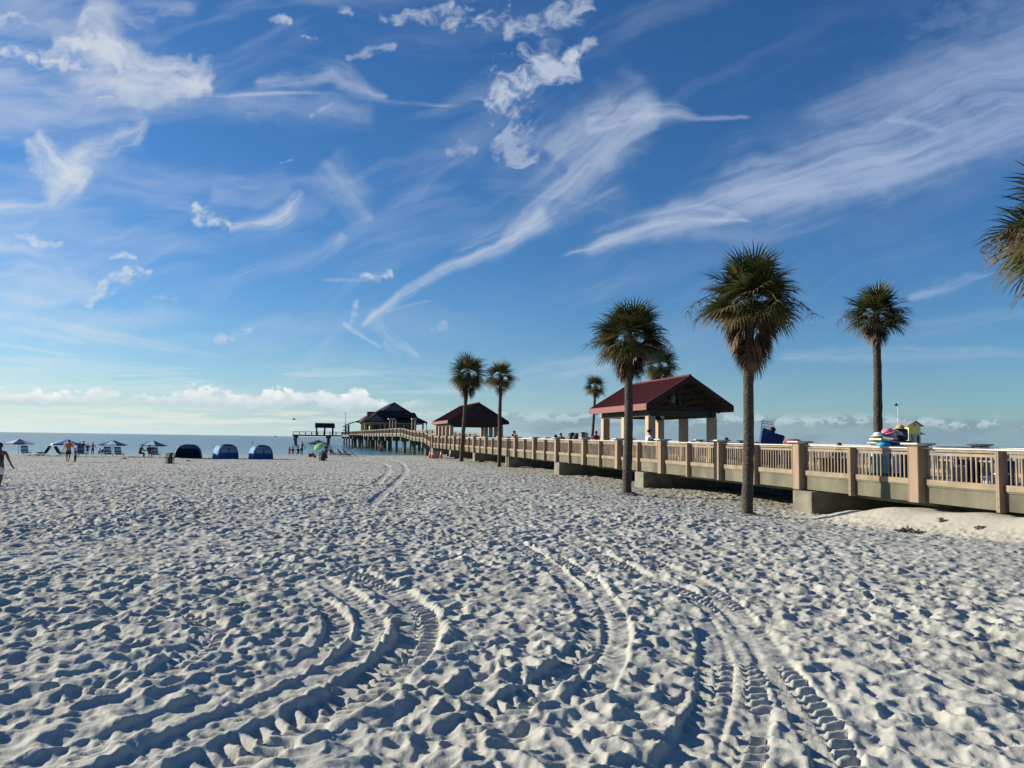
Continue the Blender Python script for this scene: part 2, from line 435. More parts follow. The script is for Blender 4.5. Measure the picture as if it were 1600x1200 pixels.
# ------------------------------------------------------------------ sea
def make_sea():
    me=bpy.data.meshes.new('sea')
    ys=list(np.arange(60,400,4.))+list(np.geomspace(400,30000,40))
    ny=len(ys); nx=60
    vs=[];fs=[]
    for y in ys:
        for i in range(nx):
            u=(i/(nx-1)*2-1); vs.append((u*(y*1.2+120),y,SEA))
    for j in range(ny-1):
        for i in range(nx-1):
            a=j*nx+i; fs.append((a,a+1,a+nx+1,a+nx))
    me.from_pydata(vs,[],fs)
    m,nt,b=newmat('sea_water'); N=nt.nodes;L=nt.links
    g=N.new('ShaderNodeNewGeometry')
    b.inputs['Specular IOR Level'].default_value=.36; b.inputs['Roughness'].default_value=.16; b.inputs['IOR'].default_value=1.33
    def noi(sc,st,det=4):
        mp=N.new('ShaderNodeMapping'); mp.inputs['Scale'].default_value=st; L.new(g.outputs['Position'],mp.inputs[0])
        n=N.new('ShaderNodeTexNoise'); n.inputs['Scale'].default_value=sc; n.inputs['Detail'].default_value=det; L.new(mp.outputs[0],n.inputs[0]); return n.outputs[0]
    w1=noi(.9,(.55,1.2,1),5); w2=noi(.10,(.35,1.6,1),3)
    ad=N.new('ShaderNodeMath'); ad.operation='MULTIPLY_ADD'; L.new(w2,ad.inputs[0]); ad.inputs[1].default_value=2.2; L.new(w1,ad.inputs[2])
    bp=N.new('ShaderNodeBump'); bp.inputs['Strength'].default_value=1.0; bp.inputs['Distance'].default_value=.32
    L.new(ad.outputs[0],bp.inputs['Height']); L.new(bp.outputs[0],b.inputs['Normal'])
    # depth colour: pale green shallows, deeper blue outside
    dp=N.new('ShaderNodeVectorMath'); dp.operation='DOT_PRODUCT'; dp.inputs[1].default_value=(-.498,.867,0); L.new(g.outputs['Position'],dp.inputs[0])
    mr=N.new('ShaderNodeMapRange'); mr.inputs[1].default_value=107; mr.inputs[2].default_value=420; L.new(dp.outputs['Value'],mr.inputs[0])
    cr=N.new('ShaderNodeValToRGB'); cr.color_ramp.elements[0].color=(.07,.16,.18,1); cr.color_ramp.elements[1].color=(.010,.045,.075,1)
    e=cr.color_ramp.elements.new(.25); e.color=(.02,.075,.11,1)
    L.new(mr.outputs[0],cr.inputs[0])
    # foam: thin broken lines near shore
    ws=noi(.5,(.25,1,1),4)
    fo=N.new('ShaderNodeMath'); fo.operation='MULTIPLY_ADD'; L.new(ws,fo.inputs[0]); fo.inputs[1].default_value=7; L.new(dp.outputs['Value'],fo.inputs[2])
    fr=N.new('ShaderNodeValToRGB'); fr.color_ramp.interpolation='LINEAR'
    mr2=N.new('ShaderNodeMapRange'); mr2.inputs[1].default_value=107; mr2.inputs[2].default_value=133; L.new(fo.outputs[0],mr2.inputs[0])
    el=fr.color_ramp.elements; el[0].position=.0; el[0].color=(0,0,0,1); el[1].position=1; el[1].color=(0,0,0,1)
    for p_,c_ in((.12,0),(.15,.9),(.22,.0),(.52,0),(.55,.6),(.585,0)):
        x=el.new(p_); x.color=(c_,c_,c_,1)
    L.new(mr2.outputs[0],fr.inputs[0])
    mx=N.new('ShaderNodeMix'); mx.data_type='RGBA'; L.new(fr.outputs[0],mx.inputs[0]); L.new(cr.outputs[0],mx.inputs[6]); mx.inputs[7].default_value=(.62,.64,.64,1)
    L.new(mx.outputs[2],b.inputs['Base Color'])
    me.materials.append(m)
    o=bpy.data.objects.new('sea',me); link(o); tag(o,kind='structure')
make_sea()
# ------------------------------------------------------------------ light, sky, camera
SUN_EL=R(19.5); SUN_H=Vector((-math.cos(R(18)),math.sin(R(18)),0))
sd=SUN_H*math.cos(SUN_EL)+Vector((0,0,math.sin(SUN_EL)))
sl=bpy.data.lights.new('sun','SUN'); sl.energy=5.0; sl.angle=R(.53); sl.color=(1,.93,.78)
so=bpy.data.objects.new('sun',sl); link(so); so.rotation_euler=sd.to_track_quat('Z','Y').to_euler(); so.location=(-50,20,60)
W=bpy.data.worlds.new('World'); SC.world=W; W.use_nodes=True
nt=W.node_tree; N=nt.nodes; L=nt.links
bg=N['Background']; bg.inputs[1].default_value=.0655
sky=N.new('ShaderNodeTexSky'); sky.sky_type='NISHITA'; sky.sun_disc=False
sky.sun_elevation=SUN_EL; sky.sun_rotation=math.atan2(SUN_H.x,SUN_H.y)
sky.altitude=0; sky.air_density=1.0; sky.dust_density=.3; sky.ozone_density=3.0
hs=N.new('ShaderNodeHueSaturation'); hs.inputs['Saturation'].default_value=1.18
tint=N.new('ShaderNodeMix'); tint.data_type='RGBA'; tint.blend_type='MULTIPLY'; tint.inputs[0].default_value=1; tint.inputs[7].default_value=(.66,.91,1.16,1)
L.new(sky.outputs[0],hs.inputs['Color']); L.new(hs.outputs[0],tint.inputs[6]); L.new(tint.outputs[2],bg.inputs[0])
cam=bpy.data.cameras.new('camera'); co=bpy.data.objects.new('camera',cam); link(co)
cam.sensor_width=36; cam.lens=27; cam.clip_start=.05; cam.clip_end=120000
co.matrix_world=Matrix.Translation((0,0,EZ))@CAMR.to_4x4()
SC.camera=co
SC.view_settings.view_transform='Standard'; SC.view_settings.look='None'; SC.view_settings.gamma=1; SC.view_settings.exposure=0.6
SC.render.engine='CYCLES'
SC.cycles.transparent_max_bounces=16

# ---- clouds: a far sheet of vapour on the sky dome, 50 km out
def fbm(X,Y,k,oc=6,gain=.55,lac=2.03):
    a=1.;t=0.;s=0.
    c,sn=math.cos(.6),math.sin(.6)
    for i in range(oc):
        s=s+a*vnoise(X,Y,k+i*17); t+=a; a*=gain
        X,Y=(X*c-Y*sn)*lac+3.7,(X*sn+Y*c)*lac+1.3
    return s/t
def make_clouds():
    A=np.tan(np.linspace(-1.0,1.0,1500)*math.atan(1.35))
    B=np.concatenate([np.linspace(.0004,.11,230),np.linspace(.1105,.72,720)[0:],np.linspace(.73,1.0,60)])
    AA,BB=np.meshgrid(A,B)
    Mi=np.array(CAMR.transposed())
    lx=Mi[0,0]*AA+Mi[0,1]+Mi[0,2]*BB; ly=Mi[1,0]*AA+Mi[1,1]+Mi[1,2]*BB; lz=Mi[2,0]*AA+Mi[2,1]+Mi[2,2]*BB
    PX=800+1200*lx/-lz; PY=600-1200*ly/-lz
    T=np.ones(AA.shape)            # transmission
    sm=lambda a,b,x: sstep(a,b,x)
    w1=fbm(PX/150,PY/150,3,4)-.5; w2=fbm(PX/150+9,PY/150+5,4,4)-.5
    w3=fbm(PX/34,PY/34,5,4)-.5; w4=fbm(PX/34+9,PY/34+5,6,4)-.5
    seed=[100]
    def wisp(pts,wid,dens,fib=(140,9),lo=.40,hi=.66,asym=(1,1),warpa=30,fine=8,ends=.15,soft=1.0,curl=0.0):
        """pts: centre line; wid: half width(s) along it; fib: streak length / thickness; asym: left/right side width factors"""
        seed[0]+=31
        G=np.array(densify([tuple(p) for p in pts],8)); n=len(G)
        wd=np.interp(np.linspace(0,1,n),np.linspace(0,1,len(wid)),wid) if isinstance(wid,(list,tuple)) else np.full(n,float(wid))
        wd=wd*(1.35 if wd.max()>5 else 1.1); warpa*=1.35; fine=fine*1.6; dens=dens*(.86 if wd.max()>5 else .7)
        mw=wd.max()*max(asym)*1.4+warpa+fine
        sel=(PX>G[:,0].min()-mw)&(PX<G[:,0].max()+mw)&(PY>G[:,1].min()-mw)&(PY<G[:,1].max()+mw)
        if not sel.any(): return
        x=PX[sel]+warpa*w1[sel]+fine*w3[sel]; y=PY[sel]+warpa*w2[sel]+fine*w4[sel]
        bd=np.full(x.shape,1e9); bs=np.zeros(x.shape); sdn=np.zeros(x.shape); wloc=np.full(x.shape,wd[0]); acc=0
        for i in range(n-1):
            a=G[i];d=G[i+1]-a;Ls=math.hypot(*d)
            if Ls<1e-6: continue
            tt=((x-a[0])*d[0]+(y-a[1])*d[1])/Ls/Ls; tcl=np.clip(tt,0,1)
            ex=x-a[0]-tcl*d[0]; ey=y-a[1]-tcl*d[1]; ds=ex*ex+ey*ey
            m=ds<bd; bd[m]=ds[m]; bs[m]=(acc+tcl*Ls)[m]; sdn[m]=(ex*d[1]-ey*d[0])[m]/Ls; wloc[m]=(wd[i]+(wd[i+1]-wd[i])*tcl)[m]
            acc+=Ls
        dd=np.sqrt(bd); side=np.where(sdn>0,asym[0],asym[1])
        r=dd/np.maximum(wloc*side,.5)
        r=r*(1+.9*(fbm(x/55+seed[0],y/38,seed[0]+21,4)-.5))
        fall=(1-sm(.0,1.35,r))**1.25
        e=acc*ends
        fall*=sm(-.0001,e,bs)*(1-sm(acc-e,acc+.0001,bs)) if ends>0 else 1
        nz=fbm(bs/fib[0]+curl*sdn/60+seed[0],(sdn+.0)/fib[1],seed[0],6,.58)
        nb=fbm(x/70+seed[0],y/45,seed[0]+5,5)
        v=.62*nz+.38*nb+.16*(fall-.6)
        if fib[0]<=50:      # small puffy cloudlets: torn rims, grainy inside
            v=.34*fbm(x/11+seed[0],y/8,seed[0]+9,5,.62)+.26*fbm(x/26+seed[0],y/17,seed[0]+12,4)+.40*nb
            th=.585-.22*fall
            al=dens*.95*sm(th,th+.26,v)*sm(0,.5,fall)
        else:               # fibrous ice cloud: soft rim, combed inside
            tex=sm(.30,.70,.7*nz+.3*nb)
            body=sm(.22,.62,.55*nb+.45*nz+.25*(fall-.5))
            fl=.34 if wd.max()>32 else .14
            al=dens*.92*(fall**1.15)*(fl+(1-fl)*tex)*(.25+.75*body)
        T[sel]*=1-np.clip(al,0,.97)
    # thin high veil everywhere, combed from lower left to upper right
    ca_,sa_=math.cos(.42),math.sin(.42)
    us=(PX+60*w1)*ca_-(PY+60*w2)*sa_; vs_=(PX+60*w1)*sa_+(PY+60*w2)*ca_
    vz=.6*fbm(us/330,vs_/38,701,6,.56)+.4*fbm(PX/260,PY/160,702,4)
    T*=1-.16*sm(.50,.74,vz)*(1-.6*sm(700,1300,PX))
    vz=.6*fbm((PX+50*w1)/260,(PY+40*w2)/42,711,6,.56)+.4*fbm(PX/300,PY/140,712,4)
    T*=1-.20*sm(.48,.74,vz)*(1-sm(300,1000,PX))
    # great feathered streak at right
    wisp([(880,402),(1100,338),(1330,262),(1620,150),(1900,40)],[8,34,72,105,120],.62,(260,13),.36,.74,(1.25,.75),30,8,.05)
    wisp([(980,372),(1180,305),(1400,225),(1750,110)],[14,40,60,75],.45,(300,9),.40,.66,(1,1),20,6,.08)
    wisp([(1120,320),(1330,285),(1600,205),(1800,150)],[8,38,40,44],.50,(280,8),.38,.64,(1,.6),14,6,.08)
    wisp([(1230,190),(1420,130),(1700,50)],[10,40,60],.35,(260,12),.40,.70,(1,1),20,6,.15)
    wisp([(870,403),(960,376),(1060,350),(1180,345)],[3,9,14,5],.80,(150,6),.30,.58,(1,.7),8,4,.06)
    wisp([(1010,340),(1090,322),(1165,341)],[4,8,3],.55,(120,6),.28,.56,(1,1),6,3,.1)
    wisp([(1050,355),(1180,372),(1330,330)],[10,24,18],.24,(120,9),.36,.62,(1,1),14,5,.15)
    wisp([(1380,185),(1440,196),(1480,207)],[5,9,4],.45,(90,8),.3,.55,(1,1),8,3,.1)
    # central fan sweeping down-left
    wisp([(770,392),(850,328),(905,280),(985,200),(1050,170)],[5,36,60,66,34],.72,(150,15),.33,.66,(1.15,.55),24,10,.1)
    wisp([(905,200),(970,185),(1060,180),(1100,188),(1180,187)],[26,30,16,6,2],.70,(120,9),.30,.62,(1,.8),12,6,.06)
    wisp([(850,250),(890,200),(960,150)],[40,44,26],.45,(100,14),.34,.64,(1,1),24,10,.12)
    wisp([(560,520),(590,493),(650,450),(730,402),(800,370),(860,330)],[2,8,8,10,16,26],.80,(130,7),.26,.56,(.7,1.1),12,5,.05)
    wisp([(700,400),(790,360),(860,345),(980,290)],[6,18,20,10],.30,(130,8),.34,.6,(1,1),12,5,.1)
    wisp([(534,507),(556,522),(600,545)],[3,5,3],.75,(60,6),.25,.5,(1,1),8,4,.08)
    wisp([(560,470),(552,492),(548,515)],[4,6,3],.55,(50,6),.25,.5,(1,1),8,4,.1)
    wisp([(585,505),(610,525),(640,548),(660,562)],[10,12,8,3],.60,(70,6),.3,.55,(1,1),12,6,.08)
    wisp([(600,535),(620,552),(630,560)],[6,8,3],.4,(60,6),.3,.55,(1,1),8,4,.1)
    wisp([(562,440),(592,436),(618,432)],[6,15,9],.95,(40,14),.22,.46,(1,1),14,7,.08)
    wisp([(500,438),(560,441),(600,440)],[2,4,5],.45,(70,5),.28,.5,(1,1),5,2,.1)
    wisp([(600,490),(640,478),(680,470)],[2,4,2],.3,(70,5),.28,.5,(1,1),4,2,.1)
    wisp([(670,520),(690,512),(696,500)],[6,10,5],.30,(30,10),.3,.55,(1,1),8,4,.1)
    wisp([(500,250),(540,300),(575,345),(590,350)],[30,24,14,6],.30,(90,14),.32,.62,(1,1),16,6,.12)
    wisp([(590,345),(640,300),(700,240),(800,160)],[10,24,30,20],.18,(120,14),.34,.62,(1,1),16,6,.12)
    wisp([(540,365),(520,395),(502,418)],[8,9,4],.34,(60,7),.28,.55,(1,1),8,4,.1)
    wisp([(740,290),(850,300),(1000,330)],[20,34,20],.16,(150,10),.34,.62,(1,1),12,4,.15)
    # mottled altocumulus, upper centre
    wisp([(735,170),(790,135),(850,110),(900,80)],[32,46,36,14],.92,(34,18),.36,.56,(1,1),34,22,.1)
    wisp([(780,190),(810,220),(830,260)],[24,34,20],.60,(34,14),.38,.58,(1,1),24,18,.1)
    wisp([(690,40),(740,25),(800,-5)],[12,34,34],.85,(40,16),.33,.55,(1,1),24,20,.1)
    wisp([(780,45),(840,35),(900,10),(930,-20)],[14,24,26,20],.70,(34,12),.36,.56,(1,1),24,18,.1)
    wisp([(870,95),(905,78),(935,60)],[6,11,6],.75,(30,10),.32,.54,(1,1),12,10,.1)
    wisp([(840,40),(860,80),(840,130)],[16,26,16],.35,(34,14),.38,.58,(1,1),24,18,.1)
    wisp([(585,18),(650,22),(720,8)],[8,16,10],.55,(30,12),.36,.56,(1,1),18,14,.1)
    wisp([(515,16),(540,15),(556,22)],[5,10,5],.6,(30,12),.3,.52,(1,1),12,8,.1)
    wisp([(410,28),(436,27),(458,38)],[6,14,6],.7,(30,12),.3,.52,(1,1),14,9,.1)
    wisp([(470,58),(487,61),(500,60)],[3,7,3],.6,(30,12),.28,.5,(1,1),8,5,.1)
    wisp([(540,95),(580,80),(625,72)],[5,9,5],.45,(30,10),.3,.54,(1,1),10,8,.1)
    wisp([(690,235),(720,230),(742,238)],[8,14,7],.4,(30,12),.32,.56,(1,1),14,10,.1)
    # upper left bright mass
    wisp([(70,60),(140,70),(220,100),(290,118),(350,128)],[18,46,50,34,10],.97,(70,22),.24,.52,(1,1),38,26,.06)
    wisp([(125,20),(160,50),(200,95)],[24,34,26],.75,(60,20),.28,.56,(1,1),30,20,.1)
    wisp([(-40,75),(20,80),(90,95),(180,112)],[10,16,14,8],.80,(50,12),.28,.56,(1,1),22,16,.06)
    wisp([(-40,22),(30,28),(80,50)],[20,22,10],.60,(50,14),.30,.58,(1,1),22,16,.1)
    wisp([(-60,110),(80,125),(250,135),(340,130)],[20,30,24,10],.55,(110,16),.28,.60,(1,1),24,12,.06)
    wisp([(120,5),(220,15),(320,0)],[14,22,14],.40,(60,14),.32,.58,(1,1),20,12,.1)
    wisp([(390,137),(470,125),(520,112),(560,135),(620,152)],[8,18,20,14,5],.50,(90,14),.28,.60,(1,1),16,10,.08)
    wisp([(250,145),(330,149),(440,147),(520,147),(600,158),(725,165)],[7,6,5,4,4,2],.65,(150,5),.22,.5,(1,1),4,2,.06)
    wisp([(340,160),(470,170),(600,178)],[20,34,22],.28,(60,30),.30,.62,(1,1),16,8,.1,1,.6)
    wisp([(385,176),(396,178),(405,182)],[2,6,2],.7,(20,10),.25,.5,(1,1),5,4,.1)
    wisp([(480,185),(505,170),(527,158)],[3,5,3],.35,(40,5),.28,.5,(1,1),5,3,.1)
    wisp([(150,152),(170,151),(180,153)],[2,4,2],.6,(20,8),.25,.5,(1,1),4,3,.1)
    # left swirl
    wisp([(235,180),(170,230),(120,250),(90,290),(60,322)],[14,34,36,36,16],.75,(90,16),.28,.60,(.9,.9),34,16,.08)
    wisp([(30,205),(60,245),(105,275),(135,300)],[14,30,34,14],.90,(60,12),.28,.56,(1,.8),30,20,.08)
    wisp([(-40,325),(30,325),(90,322)],[14,12,6],.60,(80,10),.28,.56,(1,1),12,6,.06)
    wisp([(-60,170),(80,180),(240,165)],[34,44,26],.30,(120,20),.30,.62,(1,1),26,10,.1)
    wisp([(-30,345),(30,352),(65,345)],[5,7,3],.3,(80,8),.28,.56,(1,1),8,4,.1)
    # comma
    wisp([(300,310),(318,335),(345,350),(365,352)],[7,15,12,5],.92,(36,12),.22,.5,(1,1),12,8,.05)
    wisp([(355,352),(400,345),(440,335),(474,295)],[8,8,11,5],.80,(60,7),.26,.54,(.6,1.4),10,5,.05)
    wisp([(320,300),(400,310),(465,290)],[26,36,26],.24,(90,10),.30,.60,(1,1),16,6,.1)
    wisp([(250,320),(310,325),(360,345)],[4,8,6],.25,(70,6),.28,.56,(1,1),6,4,.1)
    wisp([(435,255),(455,250),(460,252)],[3,5,2],.5,(30,6),.28,.5,(1,1),5,3,.1)
    # left lower clouds
    wisp([(140,480),(165,450),(200,432),(240,425)],[10,18,19,9],.85,(46,16),.24,.54,(1,1),20,12,.06)
    wisp([(172,402),(192,400),(215,405)],[4,8,3],.75,(30,10),.26,.5,(1,1),10,6,.08)
    wisp([(20,365),(50,378),(105,384)],[6,13,5],.62,(50,10),.26,.56,(1,1),14,8,.08)
    wisp([(-50,385),(30,385),(80,395)],[12,16,8],.45,(70,12),.28,.58,(1,1),14,8,.1)
    wisp([(-50,430),(60,430),(160,460)],[26,34,20],.42,(110,20),.28,.60,(1,1),20,8,.1)
    wisp([(-50,455),(60,470),(130,470)],[8,10,6],.30,(110,10),.28,.60,(1,1),12,8,.1)
    wisp([(332,535),(362,520),(390,510),(418,500)],[9,14,13,6],.72,(36,16),.25,.52,(1,1),16,10,.06)
    wisp([(235,466),(265,468),(298,484)],[5,7,3],.42,(50,8),.25,.52,(1,1),6,4,.08)
    wisp([(-40,490),(40,497),(150,522),(250,540),(350,556)],[4,8,12,8,3],.55,(130,7),.24,.52,(1,1),8,4,.04)
    wisp([(-40,558),(60,564),(230,567)],[4,6,3],.60,(160,5),.22,.5,(1,1),4,2,.05)
    wisp([(-20,535),(40,545),(125,556)],[3,5,2],.45,(120,5),.24,.5,(1,1),4,2,.06)
    wisp([(10,515),(80,525),(140,535)],[5,9,4],.3,(60,8),.24,.52,(1,1),6,4,.1)
    wisp([(400,548),(430,543),(480,545)],[3,6,2],.35,(60,6),.25,.52,(1,1),5,3,.1)
    wisp([(345,439),(385,426),(421,411)],[1.0,1.3,.9],.75,(200,3),.0,.2,(1,1),0,0,.1)
    wisp([(640,585),(665,600),(690,610)],[4,7,3],.4,(60,7),.24,.52,(1,1),6,4,.1)
    wisp([(660,612),(760,602),(860,578),(960,570)],[8,14,16,8],.38,(120,10),.28,.58,(1,1),12,6,.1)
    wisp([(800,560),(900,575),(1000,560)],[10,16,10],.2,(120,10),.28,.58,(1,1),12,6,.1)
    wisp([(530,585),(570,586),(600,589)],[3,5,2],.4,(80,5),.25,.5,(1,1),4,3,.1)
    # right low wisps
    wisp([(1412,470),(1470,452),(1530,432),(1560,420)],[5,12,10,4],.62,(90,8),.26,.56,(1,1),10,6,.08)
    wisp([(1200,560),(1400,553),(1650,556)],[8,12,9],.42,(200,8),.26,.58,(1,1),10,4,.08)
    wisp([(1380,525),(1500,505),(1650,480)],[10,16,12],.26,(160,9),.26,.58,(1,1),10,4,.1)
    wisp([(1150,520),(1300,500),(1400,470)],[8,14,8],.14,(160,9),.26,.58,(1,1),10,4,.1)
    wisp([(1400,40),(1500,30),(1700,10)],[20,30,20],.14,(30,14),.34,.58,(1,1),20,14,.1)
    cir=1-T
    # whitish veil low in the sky, cumulus rows at the horizon
    hor=676+.0148*PX
    h=hor-PY
    
    col=np.zeros(AA.shape+(3,))
    lf=np.clip((PX+200)/1800,0,1)[...,None]
    cw=np.array([.80,.82,.80])*(1-lf)+np.array([.40,.50,.72])*lf
    al=cir.copy(); col[:]=cw
    def over(a,c):
        nonlocal al,col
        a=np.clip(a,0,1); na=a+al*(1-a)
        col=np.where(na[...,None]>1e-5,(np.asarray(c)*a[...,None]+col*(al*(1-a))[...,None])/np.maximum(na,1e-5)[...,None],col)
        al=na
    veil=np.exp(-np.maximum(h,0)/ (62-22*lf[...,0]))*(.90-.20*lf[...,0])
    vc=np.array([.78,.91,.93])*(1-lf)+np.array([.27,.47,.64])*lf
    over(veil,vc)
    # right-hand grey bank
    bn=fbm(PX/60,PY/16,901,6); 
    bt=40+22*(fbm(PX/90,PY*0+3,911,5)-.5)*1.6
    bank=sm(bt+5,bt-4,h)*sm(700,900,PX)*(.45+.5*sm(.38,.6,bn))*.85
    over(bank,np.array([.23,.33,.41]))
    t2=38+10*(fbm(PX/60,PY*0+9,931,4)-.5)
    puff=sm(.50,.60,fbm(PX/16,PY/9,921,5)+.12*np.exp(-((h-t2)/6)**2)-.03)*np.exp(-((h-t2)/8)**2)*sm(560,700,PX)
    over(puff*.75,np.array([.50,.62,.68]))
    # left cumulus row
    top=70+22*(fbm(PX/55,PY*0+1,951,5)-.5)*2.0-12*sm(250,700,PX)
    bs_=46+4*(fbm(PX/80,PY*0+2,961,3)-.5)
    lump=fbm(PX/15,PY/10,971,6,.55)
    body=sm(-3,5,top-h+(lump-.5)*26)*sm(-5,3,h-bs_+(lump-.5)*14)*sm(.30,.46,fbm(PX/60,PY/30,975,4))
    gate=1-sm(560,700,PX)
    sh=np.clip((h-bs_)/(np.maximum(top-bs_,4)),0,1)[...,None]
    cc=np.array([.60,.72,.78])*(1-sh)+np.array([.98,1.0,.99])*sh
    cc=cc*(.9+.25*(lump[...,None]-.5))
    over(body*gate*.92,cc)
    str2=sm(.42,.60,fbm(PX/90,PY/7,981,6))*sm(8,18,h)*(1-sm(34,48,h))*(1-sm(450,800,PX))
    over(str2*.55,np.array([.80,.82,.76]))
    str3=sm(.50,.68,fbm(PX/130,PY/9,991,6))*sm(60,75,h)*(1-sm(85,125,h))*(1-sm(500,900,PX))
    over(str3*.35,np.array([.72,.80,.80]))
    # fade out of the sheet edges
    al*=(1-sm(1.25,1.34,np.abs(AA)))*(1-sm(.9,1.0,BB))
    rr=50000/np.sqrt(AA*AA+1+BB*BB)
    P=np.stack([AA*rr,rr,BB*rr+EZ],-1).reshape(-1,3).astype(np.float32)
    nr,ncx=AA.shape; idx=np.arange(nr*ncx).reshape(nr,ncx)
    q=np.stack([idx[:-1,:-1],idx[1:,:-1],idx[1:,1:],idx[:-1,1:]],-1).reshape(-1,4)
    keep=(al.ravel()[q].max(1)>.004); q=q[keep]
    me=bpy.data.meshes.new('sky_clouds')
    me.vertices.add(len(P)); me.vertices.foreach_set('co',P.ravel())
    me.loops.add(q.size); me.loops.foreach_set('vertex_index',q.ravel().astype(np.int32))
    me.polygons.add(len(q)); me.polygons.foreach_set('loop_start',np.arange(0,q.size,4,dtype=np.int32))
    me.polygons.foreach_set('loop_total',np.full(len(q),4,np.int32)); me.update(calc_edges=True)
    ca=np.concatenate([col.reshape(-1,3),al.reshape(-1,1)],1).astype(np.float32)
    at_=me.attributes.new('vapour','FLOAT_COLOR','POINT'); at_.data.foreach_set('color',ca.ravel())
    m=bpy.data.materials.new('cloud_vapour'); m.use_nodes=True; nt=m.node_tree; nt.nodes.clear(); N=nt.nodes;L=nt.links
    a=N.new('ShaderNodeAttribute'); a.attribute_name='vapour'
    tr=N.new('ShaderNodeBsdfTransparent'); em=N.new('ShaderNodeEmission'); mx=N.new('ShaderNodeMixShader'); out=N.new('ShaderNodeOutputMaterial')
    em.inputs[1].default_value=.67; L.new(a.outputs['Color'],em.inputs[0]); L.new(a.outputs['Alpha'],mx.inputs[0]); L.new(tr.outputs[0],mx.inputs[1]); L.new(em.outputs[0],mx.inputs[2]); L.new(mx.outputs[0],out.inputs[0])
    m.cycles.emission_sampling='NONE'
    me.materials.append(m)
    o=bpy.data.objects.new('sky_clouds',me); link(o); tag(o,kind='structure')
make_clouds()
# ------------------------------------------------------------------ the pier
pier=thing('pier','long raised boardwalk pier with tan timber railing running out to sea on concrete beams','pier',(PX0,0,0),PANG)
S0=20.42; BAY=4.865
PWID=6.9
def seg(s0,s1,t,dz0,dz1=None,w=.1,h=.1,mb=None,ref=railz):
    dz1=dz0 if dz1 is None else dz1
    mb.beam(PL(s0,t,ref(s0)+dz0),PL(s1,t,ref(s1)+dz1),w,h)
def bigpost(s,t,side,top=.0,extra=0):
    mb=MB(); z=railz(s); 
    tt=t+side*.08
    c=PL(s,tt,0); a=0 if s<SB else BANG
    mb.T=Matrix.Translation((c.x,c.y,0))@Matrix.Rotation(a,4,'Z')
    mb.box((0,0,z-.68),(.34,.36,1.44))
    mb.box((0,-.155,z-.68),(.36,.03,1.43)); mb.box((0,.155,z-.68),(.36,.03,1.43))
    o=mb.build('railing_post','tan',pier,bevel=.008)
    k=MB(); k.T=mb.T
    k.box((0,0,z+.085),(.58,.58,.05)); k.box((0,0,z+.05),(.46,.46,.03))
    k.build('post_cap','cap',o,bevel=.012)
def smallpost(s,t,side):
    mb=MB(); z=railz(s); a=0 if s<SB else BANG
    c=PL(s,t+side*.115,0); mb.T=Matrix.Translation((c.x,c.y,0))@Matrix.Rotation(a,4,'Z')
    mb.box((0,-.025,z-.735),(.19,.045,1.37)); mb.box((0,.025,z-.737),(.184,.045,1.366)); mb.box((-side*.12,0,z-.5),(.10,.08,.9))
    mb.box((side*.10,0,z-1.12),(.02,.03,.03)); mb.box((side*.10,0,z-1.30),(.02,.03,.03))
    return mb
def panel(s0,s1,t,side,nb,mb):
    for (dz,w,h,off) in((-.075,.05,.055,.0),(-.165,.05,.07,0.0),(-.875,.10,.14,.04)):
        seg(s0,s1,t+side*off,dz,w=w,h=h,mb=mb)
    for i in range(nb):
        s=s0+(s1-s0)*(i+.5)/nb; z=railz(s)
        p=PL(s,t,0); mb.box((p.x,p.y,z-.50),(.036,.036,.66),rz=0 if s<SB else BANG)
# near part: 17 bays both sides; s from -14.. (behind the frame) to 99
bays=[S0+BAY*k for k in range(-5,17)]
for side,t in((-1,0.0),(1,PWID)):
    for k,s in enumerate(bays):
        bigpost(s,t,side)
        if k==len(bays)-1: break
        sm_=(s+bays[k+1])/2
        smallpost(sm_,t,side).build('small_post','tan',pier,bevel=.006)
        for (a,b) in((s+.2,sm_-.1),(sm_+.1,bays[k+1]-.2)):
            mb=MB(); panel(a,b,t,side,15 if s<60 else 12,mb); mb.build('railing_panel','tan2',pier)
    mb=MB()
    for k in range(len(bays)-1): seg(bays[k]+.15,bays[k+1]-.15,t,-.02,w=.14,h=.035,mb=mb)
    mb.build('handrail','cap',pier)  # sunlit paleness of the rail top put into its colour
    mb=MB()
    for k in range(len(bays)-1):
        seg(bays[k]+.003,bays[k+1]-.003,t-side*.03,-1.19,w=.16,h=.40,mb=mb)
        seg(bays[k]+.003,bays[k+1]-.003,t-side*.02,-.965,w=.19,h=.05,mb=mb)
    mb.build('edge_beam','conc',pier)
# ramp and outer pier
outer=[bays[-1]]+[99.9,102.9,106.1,109.7,113.3,117,120.6,124.2,127.9,131.5]
s=131.5
while s<262: s+=4.865; outer.append(s)
SE=outer[-1]
for side,t in((-1,0.0),(1,PWID)):
    mbp=[]
    for k,s in enumerate(outer[1:]):
        mb=smallpost(s,t,side); mb.build('outer_post','tan',pier)
    for a,b in zip(outer[::2],outer[2::2]):
        mb=MB(); m_=outer[outer.index(a)+1]
        for x,y in((a,m_),(m_,b)):
            panel(x+.1,y-.1,t,side,10,mb)
        mb.build('railing_panel','tan2',pier)
    mb=MB()
    for a,b in zip(outer,outer[1:]): seg(a+.05,b-.05,t,-.02,w=.15,h=.04,mb=mb)
    mb.build('handrail','tan',pier)
    mb=MB()
    for a,b in zip(outer,outer[1:]): seg(a,b-.01,t-side*.03,-1.19,w=.16,h=.42,mb=mb)
    mb.build('edge_beam','conc',pier)
mb=MB()
allst=bays+outer[1:]
